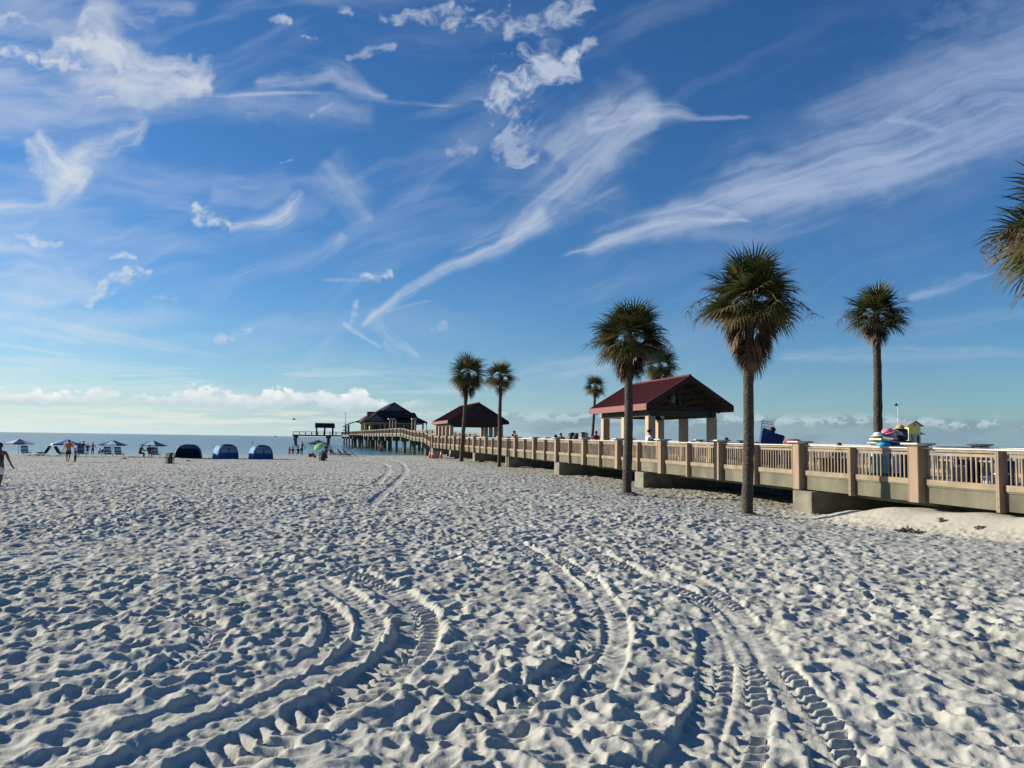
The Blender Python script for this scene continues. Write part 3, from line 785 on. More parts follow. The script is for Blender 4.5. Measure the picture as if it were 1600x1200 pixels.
for a,b in zip(allst,allst[1:]):
    za,zb=decz(a),decz(b)
    v=[PL(a,.10,za),PL(a,PWID-.1,za),PL(b,PWID-.1,zb),PL(b,.10,zb)]
    lo=[p-Vector((0,0,.22)) for p in v]
    mb.add(v+lo,[(0,1,2,3),(7,6,5,4),(0,4,5,1),(2,6,7,3),(1,5,6,2),(3,7,4,0)])
mb.build('deck','deck',pier)
mb=MB()
for t in(1.4,2.8,4.2,5.6):
    for a,b in zip(allst,allst[1:]): mb.beam(PL(a,t,decz(a)-.37),PL(b-.02,t,decz(b)-.37),.22,.34)
mb.build('stringer','conc2',pier)
bents=[S0+BAY*(1.0+2.5*k)-.25 for k in range(-2,7)]+[107,119.5,131]
while bents[-1]<255: bents.append(bents[-1]+10)
for i,s in enumerate(bents):
    z=decz(s)-.365
    c=PL(s,PWID/2,0); a=0 if s<SB else BANG
    T=Matrix.Translation((c.x,c.y,0))@Matrix.Rotation(a,4,'Z')
    mb=MB(); mb.T=T; mb.box((0,0,z-.375),(PWID+.42,.95 if s<100 else .8,.75))
    mb.build('cross_beam','conc2' if s<100 else 'conc',pier,bevel=.02)
    for t in(-2.9,0,2.9):
        mb=MB(); mb.T=T; mb.box((t,0,z-.74-2.2),(.42,.42,4.4)); mb.build('pile','conc',pier)
# seaward head: a narrow cross pier
hd=MB(); hr=MB(); hp=MB()
def HP(a,b,z): # a along to the left of the end, b outward
    p=PL(SE+1,0,0); c,sn=math.cos(BANG),math.sin(BANG)
    return Vector((p.x-a*c-b*sn,p.y-a*sn+b*c,z))
zt=railz(SE)-.15
for y in(0,4):
    hr.beam(HP(-8,y,zt),HP(15.5,y,zt),.12,.12); hr.beam(HP(-8,y,zt-.45),HP(15.5,y,zt-.45),.08,.08)
    for k in range(13): 
        hr.beam(HP(-8+k*1.96,y,zt-1.0),HP(-8+k*1.96,y,zt),.12,.12)
        p=HP(-8+k*1.96,y,0); hr.box((p.x,p.y,zt-.5),(.14,.14,1.0))
hd.beam(HP(-8,2,zt-1.2),HP(15.7,2,zt-1.2),4.4,.45)
hd.build('head_deck','under',pier); hr.build('head_railing','under',pier)
for a in(-6,4.2,14.6):
    for b in(.6,3.4):
        p=HP(a,b,0); mb=MB(); mb.box((p.x,p.y,zt-3.4),(.85,.7,4.2)); mb.box((p.x,p.y,zt-1.7),(1.5,.9,.7)); mb.build('pile','conc2',pier)

# ------------------------------------------------------------------ roofed shelters
def local_on_pier(s,t,z=0):
    p=PW(s,t,z); return p
def shelter(name,label,s0,s1,half,zt_eave,zt_ridge,fas,cols_s,tl,tr,colw,gable,lamps):
    c=PW(s0,PWID/2); th=thing(name,label,'shelter',(c.x,c.y,0),PANG,'shelters roofed in red metal on the pier')
    L_=s1-s0; e=EZ+zt_eave; r=EZ+zt_ridge
    mb=MB()
    # two thick slopes
    for sg in(-1,1):
        prof=[(0,r),(sg*half,e),(sg*half,e-.10),(0,r-.12)]
        mb.prism(prof,0,L_)
    ro=mb.build('roof','roof',th)
    mb=MB()
    for sg in(-1,1): mb.add([(0,.03,r-.125),(sg*(half-.02),.03,e-.105),(sg*(half-.02),L_-.03,e-.105),(0,L_-.03,r-.125),(0,.03,r-.15),(sg*(half-.02),.03,e-.13),(sg*(half-.02),L_-.03,e-.13),(0,L_-.03,r-.15)],[(0,1,2,3),(7,6,5,4),(0,4,5,1),(2,6,7,3),(1,5,6,2),(3,7,4,0)])
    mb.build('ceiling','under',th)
    mb=MB(); n=int(L_/.41)
    sl=math.hypot(half,r-e)
    for i in range(n+1):
        y=L_*i/n
        y=min(max(y,.02),L_-.02)
        for sg in(-1,1):
            mb.add([(0,y-.014,r+.002),(0,y+.014,r+.002),(sg*half,y+.014,e+.002),(sg*half,y-.014,e+.002),(0,y-.014,r+.05),(0,y+.014,r+.05),(sg*half,y+.014,e+.05),(sg*half,y-.014,e+.05)],
                   [(0,1,2,3),(4,5,6,7),(0,4,7,3),(1,5,6,2),(3,2,6,7),(0,1,5,4)])
    mb.tube([(0,0,r+.04),(0,L_,r+.04)],.07,8)
    mb.build('seam','roof',ro)
    mb=MB()
    for sg in(-1,1):
        mb.box((sg*(half+.012),L_/2,e-fas/2+.03),(.04,L_+.02,fas))
    mb.build('eave_trim','fasc',th)
    for y in(-.02,L_+.02):
        mb=MB()
        for sg in(-1,1):
            mb.add([(0,y-.02,r+.05),(0,y+.02,r+.05),(sg*(half+.03),y+.02,e+.03),(sg*(half+.03),y-.02,e+.03),(0,y-.02,r-.22),(0,y+.02,r-.22),(sg*(half+.03),y+.02,e-fas+.03),(sg*(half+.03),y-.02,e-fas+.03)],
                   [(0,1,2,3),(4,5,6,7),(0,4,7,3),(1,5,6,2),(3,2,6,7),(0,1,5,4)])
        mb.build('rake_board','maroon',th)
    # ring beam and trusses
    bz=e-fas-.02; mb=MB()
    cl=[x-s0 for x in cols_s]
    for t in(tl,tr): mb.box((t-PWID/2,(cl[0]+cl[-1])/2,bz-.06),(.26,cl[-1]-cl[0]+.5,.34))
    for y in(cl[0],cl[-1]): mb.box(((tl+tr)/2-PWID/2,y,bz-.061),(tr-tl-.262,.24,.30))
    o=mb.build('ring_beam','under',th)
    for y in cl if not gable else cl[1:]:
        mb=MB(); k=.12; w=half-.15
        rz_=r-.28; ez_=e-.28
        mb.beam((0,y+.13,rz_),(w,y+.13,ez_),.09,.16); mb.beam((0,y+.13,rz_),(-w,y+.13,ez_),.09,.16)
        mb.box((0,y+.13,e-.12),(2*w*.9,.08,.14)); mb.box((0,y+.13,(rz_+e)/2),(.12,.09,rz_-e))
        for sg in(-1,1): mb.beam((0,y+.13,e-.1),(sg*w*.5,y+.13,(rz_+ez_)/2),.08,.10)
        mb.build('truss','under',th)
    mb=MB()
    for i in range(1,5):
        f=i/5
        for sg in(-1,1): mb.box((sg*half*f,L_/2,r+(e-r)*f-.19),(.06,L_-.1,.10))
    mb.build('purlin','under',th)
    for y in cl:
        for t in(tl,tr):
            mb=MB(); zb=decz(s0+y)-.02; zt=bz-.232
            mb.box((t-PWID/2,y,(zb+zt)/2),(colw,colw,zt-zb)); mb.box((t-PWID/2,y,zb+.12),(colw+.08,colw+.08,.2))
            mb.build('column','stucco',th,bevel=.015)
    if gable:
        for y in(.12,L_-.12):
            mb=MB(); mb.prism([(-half+.2,e-.34),(half-.2,e-.34),(half-.2,e-.1),(0,r-.2),(-half+.2,e-.1)],y-.04,y+.04)
            mb.build('gable_wall','maroon',th)
        mb=MB(); mb.box((0,.05,r-.55),(.35,.05,.35)); mb.build('gable_vent','under',th)
    return th,r,e
sh1,r1,e1=shelter('pier_shelter','large open shelter with red ridged metal roof and peach columns, nearest on the pier',39.1,47.0,2.40,1.87,3.34,.32,(40.1,43.2,46.2),1.72,5.2,.40,False,True)
c=PW(41.2,PWID/2+.1)
lp=thing('pendant_lamp','grey lantern hanging on a rod under the near red roofed shelter','lamp',(c.x,c.y,r1-.2),PANG)
mb=MB(); mb.tube([(0,0,0),(0,0,-.62)],.025,8); mb.build('rod','steel',lp)
mb=MB(); mb.tube([(0,0,-.62),(0,0,-.66),(0,0,-.72),(0,0,-1.0),(0,0,-1.03)],[.03,.12,.14,.15,.12],14); mb.build('lamp_shade','steel',lp)
sh2,r2,e2=shelter('pier_shelter','wide shelter with dark maroon gable and many slim columns farther out beside two palms',88.3,99.6,3.50,2.03,4.08,.34,(89.3,91.8,94.3,96.8,99.0),.55,6.3,.40,True,False)
# birds' rods on the ridge are too small to build; shelter at the pier head
ph=HP(5.5,2,0); x,y=pw(ph.y,ph.x)
sh3=thing('pier_shelter','small dark flat looking shelter at the far seaward end of the pier','shelter',(x,y,0),PANG+BANG,'shelters roofed in red metal on the pier')
mb=MB(); zb=zt+2.2
mb.prism([(-3.0,0),(3.0,0),(3.0,.15),(-3.0,.15)],-2.2,2.2)
mb2=MB(); W3=3.15
mb2.add([(-W3,-2.3,zb-.75),(W3,-2.3,zb-.75),(W3,2.3,zb-.75),(-W3,2.3,zb-.75),(-W3,0,zb+.75),(W3,0,zb+.75),(-W3,-2.3,zb-.85),(W3,-2.3,zb-.85),(W3,2.3,zb-.85),(-W3,2.3,zb-.85)],
        [(0,1,5,4),(2,3,4,5),(0,4,3),(1,2,5),(6,9,8,7),(0,6,7,1),(1,7,8,2),(2,8,9,3),(3,9,6,0)])
mb2.build('roof','maroon',sh3)
for a in(-2.6,0,2.6):
    for b in(-1.6,1.6):
        mb=MB(); mb.box((a,b,(zt-1.0+zb-.85)/2),(.36,.36,zb-.85-zt+1.0)); mb.build('column','under',sh3)

# ------------------------------------------------------------------ pier house
A0=Vector((-36.8,192.0,0)); u2=Vector((-.285,.959,0)); BA=math.atan2(-u2.x,u2.y)
ho=thing('pier_house','large dark roofed pier house with stacked gables and a cream side wall out at sea','building',(A0.x,A0.y,0),BA)
Wd=15.3; Dp=13.4; fl=EZ+.63
ez=EZ+4.25
mb=MB(); mb.box((Wd/2,Dp/2+.8,(fl+ez-.5)/2),(Wd-3.4,Dp-3.4,ez-.5-fl)); wl=mb.build('wall','cream',ho)
mb=MB(); mb.box((Wd/2,Dp/2,ez-.42),(Wd-.4,Dp-.4,.55)); mb.build('soffit_band','cream',ho)
mb=MB()
for i in range(5):
    mb.box((3.0+i*2.35,.93+.0,fl+1.75),(1.7,.10,1.5))
    if i%2==0: mb.box((3.0+i*2.35,.9,fl+1.75),(.08,.10,1.5))
mb.build('serving_window','black',wl)
for i in range(4):
    mb=MB(); mb.box((.35+i*(Wd-.7)/3,.5,(fl+ez-.7)/2),(.4,.4,ez-.7-fl)); mb.build('column','stucco',ho)
mb=MB(); mb.box((.5,Dp*.6,(fl+ez-.7)/2),(.5,4.5,ez-.7-fl)); mb.build('side_wall','cream',ho)
# lower hip roof
rz=EZ+6.55; o_=.6
mb=MB()
x0,x1,y0,y1=-o_,Wd+o_,-o_,Dp+o_
xa,xb=1.2,Wd-1.8; ym=4.4
mb.add([(x0,y0,ez-.1),(x1,y0,ez-.1),(x1,y1,ez-.1),(x0,y1,ez-.1),(xa,ym-1,rz-.9),(xb,ym-1,rz-.9),(xb,Dp-ym+1,rz-.9),(xa,Dp-ym+1,rz-.9),(x0,y0,ez-.35),(x1,y0,ez-.35),(x1,y1,ez-.35),(x0,y1,ez-.35)],
       [(0,1,5,4),(1,2,6,5),(2,3,7,6),(3,0,4,7),(4,5,6,7),(8,11,10,9),(0,8,9,1),(1,9,10,2),(2,10,11,3),(3,11,8,0)])
rf=mb.build('roof','maroon',ho)
mb=MB() # upper ridge running across
mb.add([(xa-.2,ym-2.6,rz-1.2),(xb+.2,ym-2.6,rz-1.2),(xb,ym+3,rz-1.2),(xa,ym+3,rz-1.2),(xa,ym+.3,rz+.1),(xb,ym+.3,rz+.1)],[(0,1,5,4),(2,3,4,5),(0,4,3),(1,2,5),(0,3,2,1)])
mb.build('cross_roof','maroon',rf)
# great central gable
gx=Wd*.5-.0; ap=EZ+9.05
mb=MB(); hw=4.75; gb=ap-2.75
mb.prism([(gx,ap),(gx+hw,gb),(gx+hw-.3,gb-.05),(gx,ap-.30),(gx-hw+.3,gb-.05),(gx-hw,gb)],-.4+1.6,Dp-1.6)
mb.build('gable_roof','maroon',rf)
mb=MB(); mb.prism([(gx,ap-.31),(gx+3.1,ap-2.12),(gx-3.1,ap-2.12)],1.5,1.7); mb.build('gable_face','greywall',rf)
mb=MB(); mb.add([(gx-hw,1.2,gb),(gx+hw,1.2,gb),(gx+3.4,1.5,ap-2.1),(gx-3.4,1.5,ap-2.1),(gx-hw-1,.2,ez+.9),(gx+hw+1,.2,ez+.9)],[(4,5,1,0),(0,1,2,3)]); 
mb.add([(gx-hw,1.7,gb),(gx+hw,1.7,gb),(gx+3.4,1.7,ap-2.1),(gx-3.4,1.7,ap-2.1)],[(3,2,1,0)]); mb.build('skirt_roof','maroon',rf)
# small front gable at left
sx=2.85; sa=EZ+6.15
mb=MB(); mb.prism([(sx,sa),(sx+2.75,ez-.05),(sx+2.5,ez-.15),(sx,sa-.22),(sx-2.5,ez-.15),(sx-2.75,ez-.05)],-1.0,ym); mb.build('small_gable_roof','maroon',rf)
mb=MB(); mb.prism([(sx,sa-.25),(sx+2.3,ez-.06),(sx-2.3,ez-.06)],-.72,-.6); mb.build('small_gable_face','greywall',rf)
# small dormer right
dx=Wd*.5+3.1; da=EZ+6.55
mb=MB(); mb.prism([(dx,da),(dx+1.5,da-.85),(dx,da-.2),(dx-1.5,da-.85)],.2,3); mb.build('dormer_roof','fasc',rf)
mb=MB(); mb.prism([(dx,da-.22),(dx+1.2,da-.88),(dx+1.2,da-1.4),(dx-1.2,da-1.4),(dx-1.2,da-.88)],.3,2.6); mb.build('dormer','maroon',rf)
# side porch beyond
mb=MB(); mb.add([(-3.6,Dp*.5,EZ+3.35),(-.2,Dp*.5,EZ+4.5),(-.2,Dp+3,EZ+4.5),(-3.6,Dp+3,EZ+3.35),(-3.6,Dp*.5,EZ+3.15),(-.2,Dp*.5,EZ+4.3),(-.2,Dp+3,EZ+4.3),(-3.6,Dp+3,EZ+3.15)],
   [(0,1,2,3),(7,6,5,4),(0,4,5,1),(1,5,6,2),(2,6,7,3),(3,7,4,0)]); mb.build('porch_roof','maroon',ho)
for y in(Dp*.5+.4,Dp+2.6):
    mb=MB(); mb.box((-3.2,y,(fl+EZ+3.2)/2),(.5,.5,EZ+3.2-fl)); mb.build('porch_column','greywall',ho)
# platform carrying the house
mb=MB(); mb.box((Wd/2-1,Dp/2,fl-.25),(Wd+6,Dp+8,.4)); mb.build('platform','deck',ho)
for a in(0,.5,1):
    for b in(0,1):
        mb=MB(); mb.box((-1+a*(Wd),b*Dp,fl-2.9),(.6,.6,5.0)); mb.build('pile','conc2',ho)

# ------------------------------------------------------------------ gate pillars on the outer pier
def gate(px,d,lab,w):
    x=xat(px,d); s,t=pst(x,d)
    g_=thing('gate_pillar',lab,'pillar',(x,d,railz(s)-1.05),PANG+.05)
    for a in(-.55,.0,.55) if w>1 else(-.3,.3):
        mb=MB(); mb.box((a,0,1.42),(.26,.26,2.84)); mb.build('post','tan',g_)
    mb=MB(); mb.box((-.3 if w>1 else 0,0,2.93),(1.3 if w>1 else .9,.9,.18)); mb.build('cap','cap',g_)
gate(613.5,144,'tall tan gate pillar of three posts with pale cap, in front of the pier house gable',1.4)
gate(646,141,'tall tan gate pillar right of its twin, below the right slope of the pier house roof',.9)
# light mast
x=xat(538.6,256); s,t=pst(x,256)
lm=thing('light_mast','tall thin light mast with small lamps left of the pier house','lamp post',(x,256,railz(s)-1),PANG)
mb=MB(); mb.tube([(0,0,0),(0,0,3),(0,0,7.3)],[.13,.12,.09],8); mb.box((-.25,0,7.25),(.5,.12,.12)); mb.build('pole','steel',lm)
for z in(1.6,2.7):
    mb=MB(); mb.box((-.45,0,z),(.7,.25,.3)); mb.build('lamp_head','black',lm)
# street lamp style post seen between pier house and shelter
x=xat(665.7,130); s,t=pst(x,130)
lb=thing('bollard_light','slim dark bollard light on the pier between the pier house and the maroon shelter','light',(x,130,railz(s)-1.05),0)
mb=MB(); mb.tube([(0,0,0),(0,0,1.7)],.08,8); mb.build('pole','steel',lb); mb=MB(); mb.tube([(0,0,1.7),(0,0,2.0)],[.14,.12],8); mb.build('lamp_head','black',lb)
# ------------------------------------------------------------------ cabbage palms
def frond(mb,base,dirv,pet,rad,rng,droop=.25,nseg=26,span=2.2,width=1.0,fold=.25,stiff=1.0):
    """costapalmate leaf: arching stem, then a fan of blades whose tips droop"""
    d=Vector(dirv).normalized()
    side=d.cross(Vector((0,0,1)))
    if side.length<.1: side=Vector((rng.uniform(-1,1),rng.uniform(-1,1),0))
    side.normalize(); 
    pts=[Vector(base)]; n=4; cur=d.copy()
    for i in range(n):
        cur=(cur+Vector((0,0,-droop*.10))).normalized(); pts.append(pts[-1]+cur*(pet/n))
    w0=.022
    for i in range(n):
        a,b=pts[i],pts[i+1]
        mb.add([a-side*w0,a+side*w0,b+side*w0*.9,b-side*w0*.9],[(0,1,2,3)])
    up=side.cross(cur).normalized(); c=pts[-1]
    roll=rng.uniform(-.5,.5); side2=(side*math.cos(roll)+up*math.sin(roll)); up2=cur.cross(side2)*-1
    for i in range(nseg):
        f=(i+.5)/nseg*2-1
        a=f*span; 
        L_=rad*(.72+.28*math.cos(a*.6))*rng.uniform(.88,1.08)
        dv=(cur*math.cos(a)+side2*math.sin(a)+up2*(fold*abs(math.sin(a)))).normalized()
        # costa: inner blades start along the midrib
        st=c+cur*(rad*.16*(1-abs(f)))
        perp=dv.cross(up2).normalized()
        w=rad*.032*width*rng.uniform(.8,1.2)
        p=st; vs=[];fs=[]; dd=dv.copy()
        steps=[(0,.35),(.38,1.0),(.72,.62),(1.0,.04)]
        prev=0; grav=droop*rng.uniform(.7,1.4)
        for k,(q,ww) in enumerate(steps):
            if k: dd=(dd+Vector((0,0,-grav*q*q*1.1/stiff))).normalized(); p=p+dd*(L_*(q-prev)); prev=q
            vs+= [p-perp*w*ww,p+perp*w*ww]
        for k in range(3): fs.append((2*k,2*k+1,2*k+3,2*k+2))
        mb.add(vs,fs)
def palm(label,x,y,z0,ztop,rad,trunk_r,seed,lean=(0,0),ngreen=44,ndead=26,skirt=1.0,nstalk=4,spread=1.0,nseg=26,deadlen=1.0,vis=True):
    """ztop: height of the crown's top above z0 ground; rad: crown radius"""
    rng=random.Random(seed); ngreen=int(ngreen*1.12)
    T=thing('palm_tree',label,'palm tree',(x,y,z0),0,'cabbage palms growing beside the pier')
    H=ztop-z0-rad*1.0                # height of the growing point
    pts=[];rs=[]
    n=26
    for i in range(n+1):
        f=i/n; k=f*f*.6+f*.4
        pts.append((lean[0]*k+.02*math.sin(f*9+seed),lean[1]*k+.02*math.cos(f*7+seed),-.35+(H+.35)*f))
        rs.append(trunk_r*(1.14-.26*f+(.35*max(0,.05-f)/.05))*(1+.05*math.sin(f*61+seed)+rng.uniform(-.03,.03)))
    mb=MB(); mb.tube(pts,rs,14); mb.build('trunk','bark',T,smooth=True)
    top=Vector((lean[0],lean[1],H))
    # boots (old leaf bases) under the crown
    mb=MB()
    for i in range(46):
        a=rng.uniform(0,2*PI); h=rng.uniform(-.85,.0)*rad*.75
        b=top+Vector((math.cos(a)*trunk_r*.9,math.sin(a)*trunk_r*.9,h)); e=b+Vector((math.cos(a)*.13,math.sin(a)*.13,.22))
        mb.beam(b,e,.05,.04)
    mb.build('leaf_bases','dead',T)
    g1=MB();g2=MB()
    ga=PI*(3-5**.5)
    for i in range(ngreen):
        f=(i+.5)/ngreen
        el=math.asin(max(-1,1-f*1.58*spread))*.98+rng.uniform(-.13,.13)
        az=i*ga+rng.uniform(-.3,.3)
        d=(math.cos(az)*math.cos(el),math.sin(az)*math.cos(el),math.sin(el))
        pet=rad*(.36+.10*math.cos(el))*rng.uniform(.85,1.12); bl=rad*.66*rng.uniform(.88,1.1)
        frond(g1 if f<.80 and rng.random()>.12 else g2,top+Vector((0,0,(.06-.20*f)*rad)),d,pet,bl,rng,droop=.22+.30*f,nseg=nseg,span=2.0,stiff=1.0)
    g1.build('crown','frond',T); g2.build('older_fronds','frondold',T)
    if ndead:
        dm=MB()
        for i in range(ndead):
            f=(i+.5)/ndead; el=R(-28)-f*R(50)*1.0+rng.uniform(-.12,.12); az=i*ga*1.3+rng.uniform(-.5,.5)
            d=(math.cos(az)*math.cos(el),math.sin(az)*math.cos(el),math.sin(el))
            frond(dm,top+Vector((0,0,-(.12+.62*f*skirt)*rad)),d,rad*(.34-.12*f)*rng.uniform(.8,1.1)*deadlen,rad*.52*rng.uniform(.8,1.05)*deadlen,rng,droop=.9,nseg=int(nseg*.8),span=1.5,width=.95,fold=.5)
        dm.build('dead_fronds','dead',T)
    if nstalk:
        for i in range(nstalk):
            sm_=MB(); az=rng.uniform(0,2*PI) if nstalk>3 else [PI*1.02,.05,PI*.9][i%3]
            if nstalk>3 and i<2: az=[PI*1.0,.03][i]
            p=top.copy(); d=Vector((math.cos(az)*.8,math.sin(az)*.8,.55)).normalized(); L_=rad*rng.uniform(1.25,1.45); pts=[p]
            for k in range(9):
                d=(d+Vector((0,0,-.17))).normalized(); p=p+d*(L_/9); pts.append(p)
            sm_.tube(pts,[.012]*9+[.005],5)
            for k in range(4,10):
                for _ in range(7):
                    b=pts[k]+Vector((0,0,0)); dd=Vector((rng.uniform(-1,1),rng.uniform(-1,1),rng.uniform(-1.2,.1))).normalized(); q=[b]
                    for j in range(4):
                        dd=(dd+Vector((rng.uniform(-.5,.5),rng.uniform(-.5,.5),-.25))).normalized(); q.append(q[-1]+dd*.075*rad)
                    sm_.tube(q,[.006,.005,.004,.003,.002],3,cap=False)
            sm_.build('flower_stalk','stalk',T)
    return T
def ptop(px,py,Y): return at(px,py,Y).z
palm('tallest looking palm in front of the railing, with broad green head and shaggy brown skirt',6.73,21.96,-.45,ptop(1172,392,21.96),1.42,.145,11,(.12,0),50,40,1.25,4,nseg=30,spread=.86)
X=xat(980,30.2,773); palm('palm whose trunk crosses the near red shelter roof, sandy collar at its foot',X,30.2,-.47,ptop(982,468,30.2),1.46,.165,23,(.1,0),48,30,.9,4,nseg=28,spread=.9)
X=xat(780,59.5,728); palm('slim palm right of its neighbour before the maroon shelter, ragged head with hanging tufts',X,59.5,-.50,ptop(782,562,59.5),1.32,.14,37,(.0,0),34,10,.7,0,nseg=20)
X=xat(721,72.5,717); palm('palm left of the pair before the maroon shelter, trunk leaning right, long dark tufts below',X,72.5,-.50,ptop(728,551,72.5),1.95,.17,41,(.50,0),44,26,1.0,0,nseg=22)
X=xat(924,72,700); palm('small palm behind the pier between the two shelters, thin trunk leaning right',X,72,-.4,ptop(930,584,72),1.16,.125,53,(.40,0),32,14,.6,0,nseg=18)
X=xat(1027,58,700); palm('palm behind the near shelter with its dark head just above the red roof',X,58,-.4,ptop(1031,539,58),1.5,.16,61,(.2,0),40,26,.9,0,nseg=20)
X=xat(1373,32,700); palm('tall bare trunked palm behind the railing right of the frame centre, neat round head',X,32,-.35,ptop(1373,443,32),1.34,.17,71,(.0,0),42,8,.4,1,nseg=26,spread=.84)
palm('palm at the right edge of the view, nearest of all, brown fronds hanging thickly',11.3,15.0,-.25,ptop(1650,240,15),1.60,.17,83,(.0,0),44,60,.95,5,nseg=32,spread=.95)
# sandy collars round two trunks
def collar(x,y,r,lab):
    z=float(base_z(x,y)); mb=MB(); rng=random.Random(int(x*10))
    vs=[(0,0,.12)]; fs=[]
    rings=[(.35,.12),(.6,.08),(.85,.02),(1.0,-.05)]
    for f,h in rings:
        for k in range(18):
            a=2*PI*k/18; q=r*f*(1+rng.uniform(-.14,.14)); vs.append((q*math.cos(a),q*math.sin(a),h+rng.uniform(-.02,.02)))
    for k in range(18): fs.append((0,1+k,1+(k+1)%18))
    for i in range(3):
        for k in range(18): a=1+i*18; fs.append((a+k,a+18+k,a+18+(k+1)%18,a+(k+1)%18))
    mb.add(vs,fs); o=mb.build('root_mound','seaweed',None,smooth=True,loc=(x,y,z)); tag(o,lab,'mound')
collar(xat(980,30.2,773)+.05,30.2,.62,'low brown root mound at the foot of the palm before the near shelter')
collar(6.76,21.96,.34,'thin ring of brown litter round the foot of the tallest looking palm')
# ------------------------------------------------------------------ people
def skinmesh(chains,name,m,parent,sub=1):
    """chains: list of lists of (point, radius) ; the first chain is the spine, others start at an existing joint"""
    bm=bmesh.new(); lay=bm.verts.layers.skin.verify(); seen={}
    first=None
    def vert(p,r):
        k=tuple(round(c,4) for c in p)
        if k in seen: return seen[k]
        v=bm.verts.new(p); v[lay].radius=(r,r) if not isinstance(r,tuple) else r; seen[k]=v; return v
    for ch in chains:
        prev=None
        for p,r in ch:
            v=vert(p,r)
            if first is None: first=v
            if prev is not None and prev is not v and not bm.edges.get((prev,v)): bm.edges.new((prev,v))
            prev=v
    first[lay].use_root=True
    me=bpy.data.meshes.new(name); bm.to_mesh(me); bm.free()
    o=bpy.data.objects.new(name,me); link(o)
    sk=o.modifiers.new('skin','SKIN'); sk.use_smooth_shade=True
    ss=o.modifiers.new('sub','SUBSURF'); ss.levels=sub; ss.render_levels=sub
    dg=bpy.context.evaluated_depsgraph_get(); dg.update()
    me2=bpy.data.meshes.new_from_object(o.evaluated_get(dg))
    bpy.data.objects.remove(o); bpy.data.meshes.remove(me)
    me2.name=name; me2.materials.clear(); me2.materials.append(M[m] if isinstance(m,str) else m)
    return me2
def addto(me,mb):
    bm=bmesh.new(); bm.from_mesh(me); 
    m2=bpy.data.meshes.new('t'); m2.from_pydata(mb.v,[],mb.f)
    bm.from_mesh(m2); bmesh.ops.recalc_face_normals(bm,faces=bm.faces); bm.to_mesh(me); bm.free(); bpy.data.meshes.remove(m2)
    for p in me.polygons: p.use_smooth=True
def person(label,loc,rz=0,H=1.72,lean=0,thigh=(0,0),knee=(0,0),spreadleg=.0,arm=(0,0),abd=(.15,.15),elbow=(.2,.2),
           shirt='bluecloth',shorts='darkcloth',skin='skin',hair='hair',hairlen=0,sleeves=True,longleg=False,group=None,hat=None,turn=0,sink=0,fat=1.0):
    """joint angles in radians; index 0 = left limb, 1 = right. facing +y in its own frame"""
    o=thing('person',label,'person',loc,rz,group)
    h=H
    pel=Vector((0,0,.53*h))
    def rot(v): # lean the upper body forward
        c,s=math.cos(lean),math.sin(lean); v=Vector(v); return pel+Vector((v.x,v.y*c+v.z*s,-v.y*s+v.z*c))
    wa=rot((0,0,.085*h)); ch=rot((0,0.0,.19*h)); nb=rot((0,-.005*h,.285*h)); nk=rot((0,0,.325*h)); hd=rot((0,.012*h,.385*h)); ht=rot((0,.008*h,.43*h))
    f=fat
    spine=[(pel,(.088*h*f,.066*h*f)),(wa,(.074*h*f,.056*h*f)),(ch,(.088*h*f,.064*h*f)),(nb,(.052*h,.042*h)),(nk,.031*h),(hd,(.046*h,.054*h)),(ht,(.034*h,.040*h))]
    chains=[spine]; tops=[]; pants=[]; wr=[]
    for i,sg in((0,-1),(1,1)):
        sh=rot((sg*.108*h*f**.5,0,.265*h)); a=arm[i]; ab=abd[i]
        def adir(a): 
            v=Vector((sg*math.sin(ab),math.sin(a)*math.cos(ab),-math.cos(a)*math.cos(ab)))
            c,s=math.cos(lean*.6),math.sin(lean*.6); return Vector((v.x,v.y*c+v.z*s*0,v.z))
        e=sh+adir(a)*.17*h; w=e+adir(a+elbow[i])*.145*h; hn=w+adir(a+elbow[i]+.1)*.045*h
        chains.append([(ch,0),(sh,.036*h),(e,.024*h),(w,.017*h),(hn,.018*h)])
        tops.append([(ch,0),(sh,.043*h),(sh+(e-sh)*.75,.034*h)])
        wr.append((w,hn,adir(a+elbow[i]+.2),sg))
        hip=pel+Vector((sg*.052*h*f,0,-.035*h)); ta=thigh[i]; kb=knee[i]
        sp=spreadleg*sg
        d1=Vector((math.sin(sp)*math.cos(ta)+.02*sg,math.sin(ta),-math.cos(ta)*math.cos(sp))).normalized(); kn=hip+d1*.24*h
        d2=Vector((math.sin(sp)*.6,math.sin(ta-kb),-math.cos(ta-kb))).normalized(); an=kn+d2*.235*h
        toe=an+Vector((sg*.01*h,.085*h,-.018*h)) if abs(ta-kb)<.9 else an+Vector((0,.05*h,.05*h))
        chains.append([(pel,0),(hip,.060*h*f),(kn,.036*h),(kn+(an-kn)*.35,.034*h),(an,.021*h),(toe,.017*h)])
        pants.append([(pel,0),(hip,.068*h*f),(hip+(kn-hip)*(.78 if not longleg else 1.0),.052*h*f)]+([(an-(an-kn)*.08,.034*h)] if longleg else []))
    me=skinmesh(chains,'body',skin,None,1)
    mb=MB()
    for w,hn,d,sg in wr:    # fingers
        side=d.cross(Vector((0,0,1))); side=side.normalized() if side.length>.1 else Vector((1,0,0))
        sidey=Vector((0,1,0))
        for k in range(4):
            b=hn+sidey*((k-1.5)*.0105*h); l=(.040,.046,.043,.034)[k]*h
            mb.tube([b,b+d*l*.55,b+(d+Vector((-sg*.35,0,0))).normalized()*l],[.0058*h,.005*h,.0038*h],5)
        mb.tube([w+(hn-w)*.5+sidey*.012*h,hn+sidey*.032*h-d*.005*h,hn+sidey*.036*h+d*.022*h],[.0065*h,.0055*h,.004*h],5)
    fw=rot((0,1,0))-pel; up=rot((0,0,1))-pel
